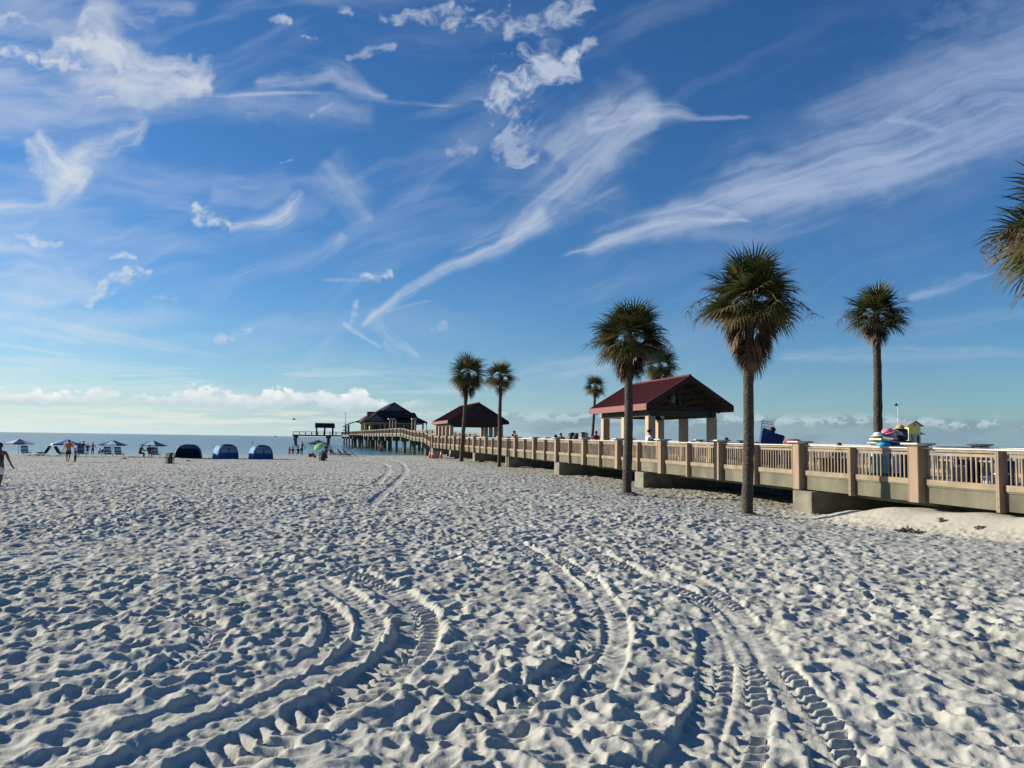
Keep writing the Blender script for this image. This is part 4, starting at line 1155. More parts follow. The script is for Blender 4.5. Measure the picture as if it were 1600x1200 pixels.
    mb.ball(tuple(hd+fw*.060*h-up*.004*h),(.009*h,.012*h,.014*h),6,5)
    for sg in(-1,1): mb.ball(tuple(hd+Vector((sg*.050*h,0,0))),(.007*h,.012*h,.018*h),6,5)
    addto(me,mb)
    zs=[v.co.z for v in me.vertices]; z0=min(zs)+sink
    bo=bpy.data.objects.new('body',me); link(bo,o); bo.location=(0,0,-z0)
    if shirt:
        m_=skinmesh([[(pel+(wa-pel)*.1,(.092*h*f,.070*h*f)),(wa,(.082*h*f,.064*h*f)),(ch,(.097*h*f,.072*h*f)),(nb-(nb-ch)*.15,(.055*h,.046*h))]]+(tops if sleeves else []),'shirt',shirt,None,1)
        s_=bpy.data.objects.new('shirt',m_); link(s_,o); s_.location=(0,0,-z0)
    if shorts:
        m_=skinmesh([[(pel+(wa-pel)*.55,(.083*h*f,.063*h*f)),(pel,(.096*h*f,.075*h*f))]]+pants,'trousers' if longleg else 'shorts',shorts,None,1)
        s_=bpy.data.objects.new('trousers' if longleg else 'shorts',m_); link(s_,o); s_.location=(0,0,-z0)
    mb=MB(); hc=hd-fw*.010*h+up*.016*h
    mb.ball(tuple(hc),(.054*h,.060*h,.056*h),10,7,.03)
    if hairlen:
        p=hc-fw*.035*h
        mb.tube([p,p-fw*.02*h-up*.05*h*hairlen,p-fw*.015*h-up*.11*h*hairlen],[.045*h,.036*h,.014*h],8)
    ho_=mb.build('hair',hair,o,smooth=True); ho_.location=(0,0,-z0)
    if hat:
        mb=MB(); q=hd+up*.045*h; mb.tube([q,q+up*.012*h,q+up*.014*h,q+up*.05*h],[.085*h,.085*h,.055*h,.045*h],12); x=mb.build('hat',hat,o); x.location=(0,0,-z0)
    return o
def sitter(label,loc,rz=0,H=1.7,kind='ground',**k):
    if kind=='ground': a=dict(thigh=(1.95,1.9),knee=(2.2,2.1),lean=.25,arm=(.9,.8),elbow=(.5,.5))
    elif kind=='chair': a=dict(thigh=(1.5,1.45),knee=(1.5,1.4),lean=-.12,arm=(.6,.6),elbow=(.7,.7))
    elif kind=='crouch': a=dict(thigh=(1.7,1.6),knee=(2.3,2.3),lean=.7,arm=(.9,1.0),elbow=(.3,.3))
    else: a=dict(thigh=(1.55,1.5),knee=(.35,.2),lean=-.9,arm=(.1,.1),elbow=(.3,.3))
    a.update(k); return person(label,loc,rz,H,**a)
def gx(px,d,dz=0): return spot(px,d,dz)
def onp(px,d,dz=0):
    x=xat(px,d); s,t=pst(x,d); return (x,d,decz(s)+dz)
# on the sand, left to right
person('woman in dark top and white shorts walking away, cut by the left edge',(xat(-2,26.2,730),26.2,float(base_z(xat(-2,26.2,730),26.2))-.03),.15,1.66,thigh=(.25,-.12),knee=(.25,.25),arm=(-.1,.15),abd=(.2,.32),elbow=(.2,.25),shirt='darkcloth',sleeves=False,shorts='whitecloth',skin='skin2',hairlen=.6,fat=1.12)  # skin darkened to paint in shade on her side away from the sun
person('man in orange shirt and dark shorts walking towards the water with a small child',gx(107.5,60.5),.1,1.80,thigh=(.12,-.15),knee=(.2,.25),abd=(.38,.42),arm=(-.15,.1),shirt='orangecloth',shorts='darkcloth',fat=1.15)
person('small child in red shirt and dark trousers beside the man in orange',gx(118.5,60.5),-.1,1.10,thigh=(.1,-.1),knee=(.15,.2),abd=(.5,.3),shirt='red',shorts='darkcloth',longleg=True)
WZ=SEA-.35
G='bathers standing in the shallows'
for lab,px,d,h,kw in(
 ('left bather of the standing pair behind the child, dark clothes, ankle deep',124.5,96,1.72,dict(shirt='darkcloth',shorts='bluecloth',longleg=True)),
 ('taller bather of the standing pair behind the child, blue trousers',130,95,1.88,dict(shirt='darkcloth',shorts='bluecloth',longleg=True)),
 ('slim bather standing alone in dark clothes right of the taller pair',137,98,1.55,dict(shirt='darkcloth',shorts='darkcloth')),
 ('bather with elbows out, hands on hips, facing the sea',145,98,1.68,dict(shirt=None,shorts='bluecloth',abd=(.42,.42),elbow=(.5,.5)))):
    person(lab,(xat(px,d,700),d,WZ),.2,h,group=G,**kw)
sitter('small dark bather wading beside the crouching one in olive',(xat(154.5,97,700),97,WZ+.1),-.6,1.35,kind='crouch',lean=.2,shirt='darkcloth')
sitter('bather in olive top and red shorts bending over at the water line',(xat(159,97,700),97,WZ+.2),-1.2,1.6,kind='crouch',shirt='olive',shorts='red')
x,y,z=gx(218.5,75.5); sitter('person in dark clothes sitting hunched in a low chair left of the fourth parasol',(x,y,z+.02),-1.5,1.7,kind='chair',lean=.35,shirt='darkcloth',skin='skin2',fat=1.15)
x,y,z=gx(233.5,76); sitter('person in dark purple sitting upright beneath the fourth parasol',(x,y,z+.02),.2,1.7,kind='chair',shirt='darkcloth',skin='skin2',fat=1.1)
# right of the cabanas
G2='people sitting on the sand by the water'
for lab,px,d,kw in(
 ('leftmost sitter of the group by the water, dark hair and pink skin',452.5,101,dict(shirt=None,shorts='darkcloth')),
 ('sitter in a red top next to the leftmost one by the water',457.5,100.5,dict(shirt='red',shorts='red')),
 ('sitter in black beside the standing angler',466,100,dict(shirt='darkcloth',skin='skin2'))):
    x,y,z=gx(px,d); sitter(lab,(x,y,z+.02),.4,1.65,group=G2,**kw)
x,y,z=gx(471.5,100); ang=person('tall bare backed angler in baggy shorts standing by the water with a raised arm',(x,y,z),-.3,1.82,arm=(1.3,.2),abd=(.5,.3),elbow=(.5,.2),shirt=None,shorts='darkcloth',skin='skin2',lean=.1)
pt=thing('paddle','long dark board leaning beside the angler at the water edge','board',(x-.55,y,z+1.15),0)
mb=MB(); mb.beam((-.55,0,1.0),(.0,0,.0),.10,.26); mb.tube([(0,0,.0),(.18,0,-.45)],.03,6); mb.build('blade','navy',pt)
x,y,z=gx(505,73.2); sitter('person bending over behind the wire bin with a white strap over dark clothes',(x+.1,y+.9,z),1.2,1.7,kind='crouch',shirt='darkcloth',shorts='darkcloth')
x,y,z=gx(510,88); person('person with a dark bag standing right of the green parasol',(x,y,z),.3,1.6,shirt='darkcloth',shorts='darkcloth',lean=.2)
x,y,z=gx(517,98); sitter('sitter in blue low behind the wire bin on the right',(x,y,z),.5,1.65,shirt='bluecloth')
for i,(px,lab,c) in enumerate(((522,'person reclining in red swimwear near the pier piles','red'),(533,'person reclining in dark clothes, left of a sloping beach chair','darkcloth'),(541,'dark figure lounging next to the wooden beach chair','bluecloth'))):
    x,y,z=gx(px,99-i); sitter(lab,(x,y,z+.02),-1.3+.3*i,1.65,kind='lie',shirt=c,lean=-.7)
x,y,z=gx(595.5,108); person('person in a salmon shirt standing in front of the dark pier piles',(x,y,z),.1,1.74,shirt='salmon',shorts='darkcloth',abd=(.3,.3),elbow=(.3,.3),fat=1.1)
# on the pier
x,y,z=onp(801.3,65.2); person('left one of two people leaning together on the pier by a salmon top',(x,y,z),-2.2,1.72,shirt='salmon',shorts='darkcloth',lean=.1)
x,y,z=onp(805.3,65.0); person('right one of two people leaning together on the pier, darker shirt',(x,y,z),2.4,1.68,shirt='brown',shorts='darkcloth',lean=.12)
x,y,z=onp(1011.5,36.6); person('woman in a grey white top with tied dark hair beside the near shelter column',(x,y,z),-1.35,1.66,shirt='whitecloth',shorts='darkcloth',hairlen=.5,lean=.18,arm=(.5,.5),elbow=(.8,.8))
x,y,z=onp(931.5,47.5); person('person in a dark red shirt sitting upright left of the near shelter',(x,y,z-.05),.2,1.68,shirt='red',shorts='darkcloth',skin='skin2',arm=(.3,.3))
x,y,z=onp(879,52); person('leftmost head of the vendors behind the railing, brown skin',(x,y,z-.12),.5,1.66,shirt='darkcloth',skin='skin2',lean=.35)
x,y,z=onp(885,51.5); person('vendor bending in an orange brown shirt among the bags',(x,y,z-.1),-.8,1.66,shirt='brown',lean=.5)
x,y,z=onp(917.5,49); person('vendor with a dark round head right of the white box',(x,y,z-.12),.1,1.66,shirt='darkcloth',skin='skin2',lean=.3)
x,y,z=onp(1208,27.6); person('man with a dark head carrying a big blue folded mat on the pier',(x,y,z-.06),.7,1.74,shirt='darkcloth',skin='skin2',arm=(.9,.9),elbow=(.5,.5))
x,y,z=onp(1133.5,30.5); sitter('person low behind the railing post cap, only dark hair showing',(x,y,z+.02),.2,1.62,kind='chair',shirt='brown')
x,y,z=onp(1309,27); sitter('small person in blue seated low behind the handrail',(x,y,z-.1),.3,1.6,kind='chair',shirt='blue',hair='hair')
# ------------------------------------------------------------------ beach furniture
def copytree(o,loc,rz,label,group):
    r=o.copy(); COL.objects.link(r); r.location=loc; r.rotation_euler=(0,0,rz); r['label']=label; r['group']=group
    for c in list(o.children):
        k=c.copy(); COL.objects.link(k); k.parent=r
        for g_ in c.children:
            q=g_.copy(); COL.objects.link(q); q.parent=k
    return r
def parasol_mesh(T,rad,zr,za,mats,n=8,polez=0):
    """panels alternate in two colours; each panel a part"""
    for k in range(n):
        a0=2*PI*k/n+.2;a1=2*PI*(k+1)/n+.2; mb=MB()
        p=[(0,0,za)]
        for f in(.35,.7,1.0):
            for a in(a0,(a0+a1)/2,a1):
                r=rad*f*(1 if a!=(a0+a1)/2 else .965); z=za+(zr-za)*f**.85
                p.append((r*math.cos(a),r*math.sin(a),z))
        for a in(a0,(a0+a1)/2,a1): p.append((rad*(1 if a!=(a0+a1)/2 else .965)*math.cos(a),rad*(1 if a!=(a0+a1)/2 else .965)*math.sin(a),zr-.13))
        mb.add(p,[(0,1,2),(0,2,3),(1,4,5,2),(2,5,6,3),(4,7,8,5),(5,8,9,6),(7,10,11,8),(8,11,12,9)])
        mb.build('canopy_panel',mats[k%2],T,smooth=False)
def parasol(label,loc,rz,group,rad=1.38,mats=('blue','whitecloth')):
    T=thing('beach_parasol',label,'parasol',loc,rz,group)
    mb=MB(); mb.tube([(0,0,-.2),(0,0,1.0),(0,0,1.72)],.024,8); mb.build('pole','steel',T)
    parasol_mesh(T,rad,1.28,1.72,mats)
    mb=MB()
    for k in range(8):
        a=2*PI*k/8+.2; mb.tube([(0,0,1.25),(.6*rad*math.cos(a),.6*rad*math.sin(a),1.42)],.008,4)
    mb.build('ribs','steel',T)
    return T
GP='blue and white rental parasols by the water'
p0=parasol('leftmost blue and white parasol standing beside a high backed chair',gx(29.2,78),.0,GP)
copytree(p0,gx(103.3,76.5),.9,'blue and white parasol behind the man in orange',GP)
copytree(p0,gx(176,77.5),.5,'blue and white parasol between two empty blue chairs',GP)
copytree(p0,gx(239.5,77.5),.35,'rightmost blue and white parasol over seated people',GP)
# dark parasol and the small green one
T=thing('beach_parasol','wide black parasol behind the green one by the water','parasol',(*gx(496.5,96)[:2],gx(496.5,96)[2]),.1)
mb=MB(); mb.tube([(0,0,-.2),(0,0,2.0)],.024,8); mb.build('pole','steel',T); parasol_mesh(T,1.45,1.55,2.0,('navy','darkcloth'))
T=thing('beach_parasol','small lime green parasol tilted over bags','parasol',gx(494,88),.1)
mb=MB(); mb.tube([(0,0,-.2),(0,0,.9),(.12,0,1.2)],.02,8); mb.build('pole','steel',T)
c=T; 
for k in range(8):
    a0=2*PI*k/8;a1=2*PI*(k+1)/8; mb=MB(); mb.T=Matrix.Translation((.35,0,1.25))@Matrix.Rotation(-.45,4,'Y')@Matrix.Rotation(.5,4,'X')
    pts=[(0,0,.32)]
    for f,z in((.5,.24),(.85,.1),(1,-.02)):
        for a in(a0,a1): pts.append((.72*f*math.cos(a),.72*f*math.sin(a),z))
    mb.add(pts,[(0,1,2),(1,3,4,2),(3,5,6,4)]); mb.build('canopy_panel','lime',T)
# high backed rental chair: white frame, blue slung back in bands
def beach_chair(label,loc,rz,group,recl=.22,low=False):
    T=thing('beach_chair',label,'beach chair',loc,rz,group)
    w=.36; hb=.80 if not low else .62
    for sg in(-1,1):
        mb=MB(); mb.tube([(sg*w,.42,0),(sg*w,-.28,.42),(sg*w,-.34,.46)],.018,6); mb.tube([(sg*w,-.28,0),(sg*w,.34,.36)],.018,6)
        mb.build('side_frame','white',T)
        mb=MB(); mb.tube([(sg*w,-.26,.32),(sg*w,-.26-hb*math.sin(recl)-.02,.30+hb)],.018,6); mb.build('back_frame','white',T)
        mb=MB(); mb.box((sg*(w+.02),.02,.50),(.06,.5,.025)); mb.build('armrest','white',T)
    mb=MB(); mb.box((0,.05,.31),(2*w-.04,.52,.02),rx=.12); mb.build('seat','blue',T)
    for z0,z1,mm in((.34,.47,'blue'),(.50,.70,'blue'),(.73,.86,'lblue'),(.88,1.05,'blue')):
        mb=MB(); f=hb/.80; a0=(z0-.3)*f;a1=(z1-.3)*f
        mb.add([(-w+.02,-.26-a0*math.sin(recl)-.012,.3+a0),(w-.02,-.26-a0*math.sin(recl)-.012,.3+a0),(w-.02,-.26-a1*math.sin(recl)-.012,.3+a1),(-w+.02,-.26-a1*math.sin(recl)-.012,.3+a1),
                (-w+.02,-.26-a0*math.sin(recl)+.012,.3+a0),(w-.02,-.26-a0*math.sin(recl)+.012,.3+a0),(w-.02,-.26-a1*math.sin(recl)+.012,.3+a1),(-w+.02,-.26-a1*math.sin(recl)+.012,.3+a1)],
               [(0,1,2,3),(7,6,5,4),(0,4,5,1),(1,5,6,2),(2,6,7,3),(3,7,4,0)])
        mb.build('back_sling',mm,T)
    mb=MB(); mb.tube([(-w,.42,.02),(w,.42,.02)],.016,6); mb.build('crossbar','white',T)
    return T
GC='blue slung rental beach chairs'
c0=beach_chair('empty high backed blue chair right of the leftmost parasol, back to camera',gx(41.5,78),.05,GC)
copytree(c0,gx(129.5,77),-.05,'blue chair half hidden behind the child in red',GC)
copytree(c0,gx(171,77),.05,'empty blue chair left under the third parasol',GC)
copytree(c0,gx(187.5,77),-.1,'empty blue chair right of the third parasol pole, towel on its corner',GC)
copytree(c0,gx(245,77.5),-.1,'empty blue chair right of the fourth parasol pole',GC)
def lounger(label,loc,rz,group):
    T=thing('sling_chair',label,'sling chair',loc,rz,group)
    for sg in(-.3,.3):
        mb=MB(); mb.tube([(sg,-.75,.42),(sg,-.05,.40),(sg,.30,.90)],.022,6); mb.tube([(sg,-.62,.0),(sg,-.1,.40)],.022,6); mb.tube([(sg,-.72,.40),(sg,.30,.02),(sg,.55,.0)],.022,6); mb.build('side_frame','black',T)
    mb=MB(); mb.add([(-.28,-.72,.40),(.28,-.72,.40),(.28,-.3,.31),(-.28,-.3,.31),(.28,-.02,.38),(-.28,-.02,.38),(.28,.30,.90),(-.28,.30,.90)],[(0,1,2,3),(3,2,4,5),(5,4,6,7)]); s_=mb.build('sling','navy',T)
    sd=s_.modifiers.new('t','SOLIDIFY'); sd.thickness=.015
    mb=MB(); mb.box((0,.32,.97),(.44,.06,.13),rx=-.6); mb.build('headrest','darkcloth',T); return T
GL_='low dark sling chairs between the first two parasols'
l0=lounger('left sling chair of the pair, facing left in profile',gx(72,76.5),-PI/2,GL_)
copytree(l0,gx(92,76.5),PI/2,'right sling chair of the pair, its back towards the left one',GL_)
# ---- cabanas
def cabana(label,loc,rz,w,h,style,group):
    T=thing('beach_cabana',label,'cabana',loc,rz,group)
    D=1.35
    def arch(w_,h_,y,n=14,inset=0):
        out=[]
        for i in range(n+1):
            t=i/n; a=PI*t; ca,sa=math.cos(a),math.sin(a)
            p=3.2
            x=-w_/2*math.copysign(abs(ca)**(2/p),ca); z=h_*abs(sa)**(2/p)
            x*=1-.10*z/h_
            out.append((x*(1-inset),y,z*(1-inset)))
        return out
    secs=[arch(w*1.06,h*.97,D*.5),arch(w*1.04,h,D*.2),arch(w,h,-D*.2),arch(w*.96,h*.95,-D*.5)]
    n=len(secs[0])
    # shell in three bands: sun side, roof, shade side
    def band(i0,i1,name,m):
        vs=[];fs=[]
        for s_ in secs:
            vs+=s_[i0:i1+1]
        k=i1-i0+1
        for j in range(len(secs)-1):
            for i in range(k-1): fs.append((j*k+i,j*k+i+1,(j+1)*k+i+1,(j+1)*k+i))
        mb=MB(); mb.add(vs,fs); o=mb.build(name,m,T,smooth=True); sd=o.modifiers.new('t','SOLIDIFY'); sd.thickness=.02; return o
    cs={'dark':('blue','blue','blue'),'bright':('lblue','blue','blue')}[style]  # bright style: sunlight on the left side put into a lighter blue
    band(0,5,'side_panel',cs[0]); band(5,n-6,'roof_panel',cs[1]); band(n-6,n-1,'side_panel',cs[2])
    b=arch(w*.955,h*.945,-D*.5-.0)
    if style=='dark':
        # open towards the camera: hooped rim, shade inside painted as a navy far panel
        mb=MB(); mb.tube([(x,y-.01,z) for x,y,z in b],.04,6); mb.build('rim','blue',T)
        f_=arch(w*1.03,h*.96,D*.5-.03); mb=MB(); mb.add(f_,[tuple(range(n))]); o=mb.build('sea_side_panel','navy',T); sd=o.modifiers.new('t','SOLIDIFY'); sd.thickness=.02
        vb=[p for p in b if p[2]>h*.72*.945]; mb=MB(); mb.add([(p[0]*.98,p[1]-.02,p[2]*.99) for p in vb],[tuple(range(len(vb)))]); o=mb.build('valance','navy2',T); sd=o.modifiers.new('t','SOLIDIFY'); sd.thickness=.012
    else:
        mb=MB(); mb.add(b,[tuple(range(n))]); o=mb.build('back_panel','blue',T); sd=o.modifiers.new('t','SOLIDIFY'); sd.thickness=.02
        for x0,x1 in((-.40,-.03),(.03,.40)):
            mb=MB(); mb.box(((x0+x1)/2*w,-D*.5-.03,h*.57),(w*(x1-x0),.02,h*.28)); mb.build('window','meshw',T)
        mb=MB(); mb.tube([(x,y-.02,z) for x,y,z in b],.035,6); mb.build('hem','bluecloth',T)
        mb=MB(); mb.box((0,-D*.5-.045,h*.80),(w*.72,.012,.035)); mb.build('seam','whitecloth',T)
    return T
GB='blue rental beach cabanas'
cabana('darkest cabana, leftmost of three, open, its shaded inside coloured dark',gx(294.5,76),.36,2.45,1.42,'dark',GB)
cabana('middle cabana of three, left side painted a sunlit light blue, two back windows',gx(353.5,76),.74,2.05,1.48,'bright',GB)
cabana('rightmost cabana of three, left edge painted a sunlit pale blue, nearest the people by the water',gx(408.5,76),.62,2.0,1.44,'bright',GB)
# ---- wire bins
def wire_bin(label,loc,rz,h,r,group):
    T=thing('wire_bin',label,'trash bin',loc,rz,group)
    mb=MB(); n=16
    for k in range(n):
        a=2*PI*k/n; mb.tube([(r*math.cos(a),r*math.sin(a),0),(r*1.03*math.cos(a),r*1.03*math.sin(a),h)],.013,4)
    for i in range(7):
        z=h*i/6; mb.tube([(r*(1+.03*i/6)*math.cos(2*PI*k/18),r*(1+.03*i/6)*math.sin(2*PI*k/18),z) for k in range(19)],.009 if i not in(0,3,6) else .018,4,cap=False)
    mb.build('wire_cage','darkwood',T)
    mb=MB(); mb.tube([(0,0,.02),(0,0,h*.35),(.02,0,h*.55),(0,0,h*.9)],[r*.5,r*.62,r*.6,r*.3],12); mb.build('bin_bag','darkcloth',T,smooth=True)
    mb=MB(); mb.ball((.1,-.05,h*.95),(.12,.1,.12),7,5,.15); mb.build('rubbish','darkcloth',T); return T
GW='wire rubbish bins on the sand'
wire_bin('wire rubbish bin left of the darkest cabana with rubbish heaped on top',gx(266.5,59.5),.2,.82,.31,GW)
wire_bin('wire rubbish bin in front of the lime green parasol',gx(505,73),.6,.86,.33,GW)
# ---- small things on the sand
def bag(label,loc,d,m,rz=0,handle=True,cat='bag',name='beach_bag'):
    T=thing(name,label,cat,loc,rz); mb=MB()
    mb.ball((0,0,d[2]*.48),(d[0]/2,d[1]/2,d[2]/2),12,8,.08); mb.build('pouch',m,T,smooth=True)
    if handle: mb=MB(); mb.tube([(-d[0]*.25,0,d[2]*.9),(-d[0]*.15,0,d[2]*1.25),(d[0]*.15,0,d[2]*1.25),(d[0]*.25,0,d[2]*.9)],.015,5); mb.build('handle','black',T)
    return T
x,y,z=gx(485,88); T=thing('cool_box','pink and white upright cool box left of the lime green parasol','cool box',(x,y,z),.2)
mb=MB(); mb.box((0,0,.22),(.36,.3,.44)); mb.build('body','red',T,bevel=.03); mb=MB(); mb.box((0,0,.47),(.40,.33,.08)); mb.build('lid','whitecloth',T,bevel=.02); mb=MB(); mb.tube([(-.17,0,.48),(-.17,0,.78),(-.1,0,.8)],.014,5); mb.build('handle','white',T)
bag('small black round bag beside the pink cool box',gx(489.3,88.5),(.34,.3,.5),'black')
bag('black pouch lying nearer than the pink cool box',gx(492,84.5),(.36,.3,.34),'black')
bag('dark lump of towel on the sand between parasols and the wire bin',gx(195,70),(.5,.3,.16),'darkcloth',handle=False,cat='towel',name='towel')
bag('small dark heap on the sand in front of the darkest cabana',gx(295,66.5),(.42,.3,.12),'darkcloth',handle=False,cat='towel',name='towel')
bag('small dark heap at the foot of the sand by the first sling chair',gx(58.5,80),(.6,.3,.18),'seaweed',handle=False,cat='seaweed',name='seaweed_clump')
# sloping wooden chair frames by the piles
x,y,z=gx(552,96); T=thing('folding_chair','sunlit wooden folding chair frame tipped back, next to the lounging figures','chair',(x,y,z),.3)
mb=MB()
for a in(-.3,.3): mb.beam((-.55,a,.05),(.35,a,1.05),.05,.07); mb.beam((-.5,a,.75),(.45,a,.0),.05,.07)
mb.build('frame','wood',T)
for k in range(5): 
    mb=MB(); mb.box((-.4+.16*k,0,.26+.17*k),(.06,.62,.05)); mb.build('slat','stucco',T)
# cones and dark bin
def cone(label,loc,rz,group,lie=False):
    T=thing('traffic_cone',label,'traffic cone',loc,rz,group); mb=MB()
    if lie: mb.T=Matrix.Translation((0,0,.17))@Matrix.Rotation(1.35,4,'Y')@Matrix.Translation((0,0,-.0))
    mb.tube([(0,0,.04),(0,0,.38),(0,0,.88),(0,0,.9)],[.19,.125,.035,.02],14); mb.build('cone','orange',T,smooth=True)
    m2=MB(); m2.T=mb.T; m2.box((0,0,.02),(.42,.42,.04)); m2.build('base','orange',T)
    m3=MB(); m3.T=mb.T; m3.tube([(0,0,.5),(0,0,.66)],[.110,.081],14); m3.build('reflective_band','white',T)
GK='orange traffic cones by the pier ramp'
cone('left orange traffic cone leaning against its neighbour by the pier ramp',gx(672.3,83),0,GK)
cone('taller looking orange cone between the left cone and the dark bin',gx(676.3,81.5),.3,GK)
cone('orange cone right of the dark bin under the pier edge',gx(689.5,84),.5,GK)
x,y,z=gx(682.5,83); T=thing('dustbin','dark grey wheeled dustbin standing between orange cones by the pier','dustbin',(x,y,z),.1)
mb=MB(); mb.add([(-.27,-.27,.0),(.27,-.27,0),(.27,.27,0),(-.27,.27,0),(-.34,-.34,.88),(.34,-.34,.88),(.34,.34,.88),(-.34,.34,.88)],[(3,2,1,0),(4,5,6,7),(0,1,5,4),(1,2,6,5),(2,3,7,6),(3,0,4,7)]); mb.build('body','grey',T,bevel=.03)
mb=MB(); mb.box((0,0,.92),(.74,.74,.08)); mb.build('lid','black',T,bevel=.03)
# blue folded cabanas stacked in the shade under the pier
for px,d,lab,w in((1200,33.5,'blue tarpaulin covered heap in the shade under the pier, right of the tallest palm',3.4),(1090,39,'dark blue tarpaulin heap under the pier left of the tallest palm',2.6)):
    x=xat(px,d); s,t=pst(x,d); z=float(base_z(x,d)); T=thing('tarpaulin_stack',lab,'tarpaulin',(x,d,z),PANG+.1)
    mb=MB(); nx=16; prof=[]
    for i in range(nx+1):
        a=i/nx; prof.append((-.6*w/2*0+(-.5+a)*1.3,.16+.42*math.sin(PI*a)**.5+.04*math.sin(9*a)))
    mb.T=Matrix.Rotation(0,4,'Z'); mb.prism([(-.65,0)]+prof+[(.65,0)],-w/2,w/2); mb.build('tarpaulin','navy2',T,smooth=False)
    mb=MB()
    for yy in(-w*.3,w*.25): mb.tube([(p[0],yy,p[1]+.01) for p in prof],.012,5)
    mb.build('rope','whitecloth',T)
# bits of drift on the sand by the mound
def clump(label,px,py,sz,m,name,cat,flat=.3,n=26,seed=1):
    x,y=ground_pt(px,py); z=float(base_z(x,y)); rng=random.Random(seed)
    T=tag(None,None) if False else None
    mb=MB()
    for i in range(n):
        a=rng.uniform(0,2*PI); r=rng.uniform(0,sz/2)**1.0
        c=(r*math.cos(a),r*.6*math.sin(a),rng.uniform(.0,sz*flat*.4)); d=Vector((rng.uniform(-1,1),rng.uniform(-1,1),rng.uniform(-.2,.4))).normalized()*sz*.16
        mb.tube([Vector(c)-d,Vector(c)+Vector((0,0,sz*.03)),Vector(c)+d],[.012,.022,.008],5)
    mb.ball((0,0,.0),(sz*.4,sz*.25,sz*.10),12,6,.2)
    o=mb.build(name,m,None,loc=(x,y,z)); tag(o,label,cat)
clump('flat tangle of dry seaweed on the sand below the smooth mound',1420,827,.62,'seaweed','seaweed_clump','seaweed',.3,40,3)
clump('small twiggy scrap of seaweed at the foot of the smooth mound, far right',1530,832,.26,'seaweed','seaweed_clump','seaweed',.3,14,4)
clump('dark brown wisp of seaweed on top of the smooth mound',1352,800,.35,'seaweed','seaweed_clump','seaweed',.3,20,5)
x,y=ground_pt(1469,828); z=float(base_z(x,y)); mb=MB(); mb.box((0,0,.04),(.14,.09,.09),rz=.3); mb.box((.10,.02,.02),(.12,.05,.04),rz=-.2); o=mb.build('wood_block','wood',None,bevel=.01,loc=(x,y,z)); tag(o,'small brown block of wood on the sand below the smooth mound','wood block')
x0,y0=ground_pt(1552,826); x1,y1=ground_pt(1599,829); z=float(base_z(x0,y0)); mb=MB(); mb.tube([(0,0,.03),((x1-x0)*.3,.1,.04),((x1-x0)*.6,-.05,.035),(x1-x0,y1-y0,.04)],.007,6); o=mb.build('rope','brown',None,loc=(x0,y0,z)); tag(o,'thin reddish cord lying on the sand at the right edge','cord')

# ------------------------------------------------------------------ vendors' things on the pier
for i,(px,d,w,h,m,lab) in enumerate((
 (868,52.5,.5,1.25,'darkcloth','small dark bag peeping over the rail, leftmost of the vendor bags'),
 (894,50.5,.8,1.38,'black','big round black bag heaped behind the railing left of the white box'),
 (901,50,.7,1.34,'darkcloth','black bundle touching the big round bag on its right'))):
    x,y,z=onp(px,d); T=thing('duffel_bag',lab,'bag',(x,y,z),.2)
    mb=MB(); mb.ball((0,0,h*.55),(w/2,w/2.2,h*.55),12,8,.07); mb.build('pouch',m,T,smooth=True); mb=MB(); mb.tube([(-w*.2,0,h*.95),(0,0,h*1.12),(w*.2,0,h*.95)],.018,5); mb.build('handle','black',T)
x,y,z=onp(909.5,49.5); T=thing('cardboard_box','box with a pale left side standing on the bags behind the railing','box',(x,y,z),.5)
mb=MB(); mb.box((0,0,1.32),(.34,.34,.40)); mb.build('box_body','grey',T,bevel=.01); mb=MB(); mb.box((-.0,0,1.53),(.38,.38,.02)); mb.build('box_lid','darkcloth',T); mb=MB(); mb.box((0,0,.55),(.5,.5,1.10)); mb.build('stand','darkcloth',T)
# wire display rack
x,y,z=onp(1192.5,27.6); T=thing('display_rack','black wire grid display rack standing up behind the railing','display rack',(x,y,z),.25)
mb=MB(); 
mb.T=Matrix.Rotation(.10,4,'Y')
for i in range(9): mb.tube([(-.23+.46*i/8,0,.0),(-.23+.46*i/8,0,1.88)],.008 if i%8 else .016,4)
for i in range(20): mb.tube([(-.23,0,.05+.0963*i),(.23,0,.05+.0963*i)],.008,4)
mb.build('grid','black',T)
mb=MB(); mb.beam((-.25,-.3,.02),(-.25,.3,.02),.04,.04); mb.beam((.25,-.3,.02),(.25,.3,.02),.04,.04); mb.build('foot','black',T)
x,y,z=onp(1206,27.0); T=thing('folded_mat','large royal blue folded mat leaning over the rail beside the wire rack','mat',(x,y,z),.2)
mb=MB(); mb.prism([(-.52,.95),(.30,.95),(.46,1.30),(.44,1.36),(.05,1.46),(-.26,1.60),(-.34,1.64),(-.42,1.52)],-.10,.05); mb.build('upper_fold','bluedark',T,bevel=.03)
mb=MB(); mb.prism([(-.50,.35),(.40,.35),(.20,.95),(-.54,.97)],-.06,.10); mb.build('lower_fold','navy',T,bevel=.03)
x,y,z=onp(1239.5,25.8); T=thing('basket','round brown basket bulging over the rail right of the blue mat','basket',(x,y,z),.1)
mb=MB(); mb.tube([(0,0,.72),(0,0,.85),(0,0,1.05),(0,0,1.12)],[.22,.38,.36,.30],16); mb.build('bowl','brown',T); mb=MB(); mb.ball((.0,0,1.10),(.34,.30,.15),12,6,.12); mb.build('contents','red',T); mb=MB(); mb.box((0,0,.36),(.5,.5,.71)); mb.build('stool','darkcloth',T,bevel=.02)
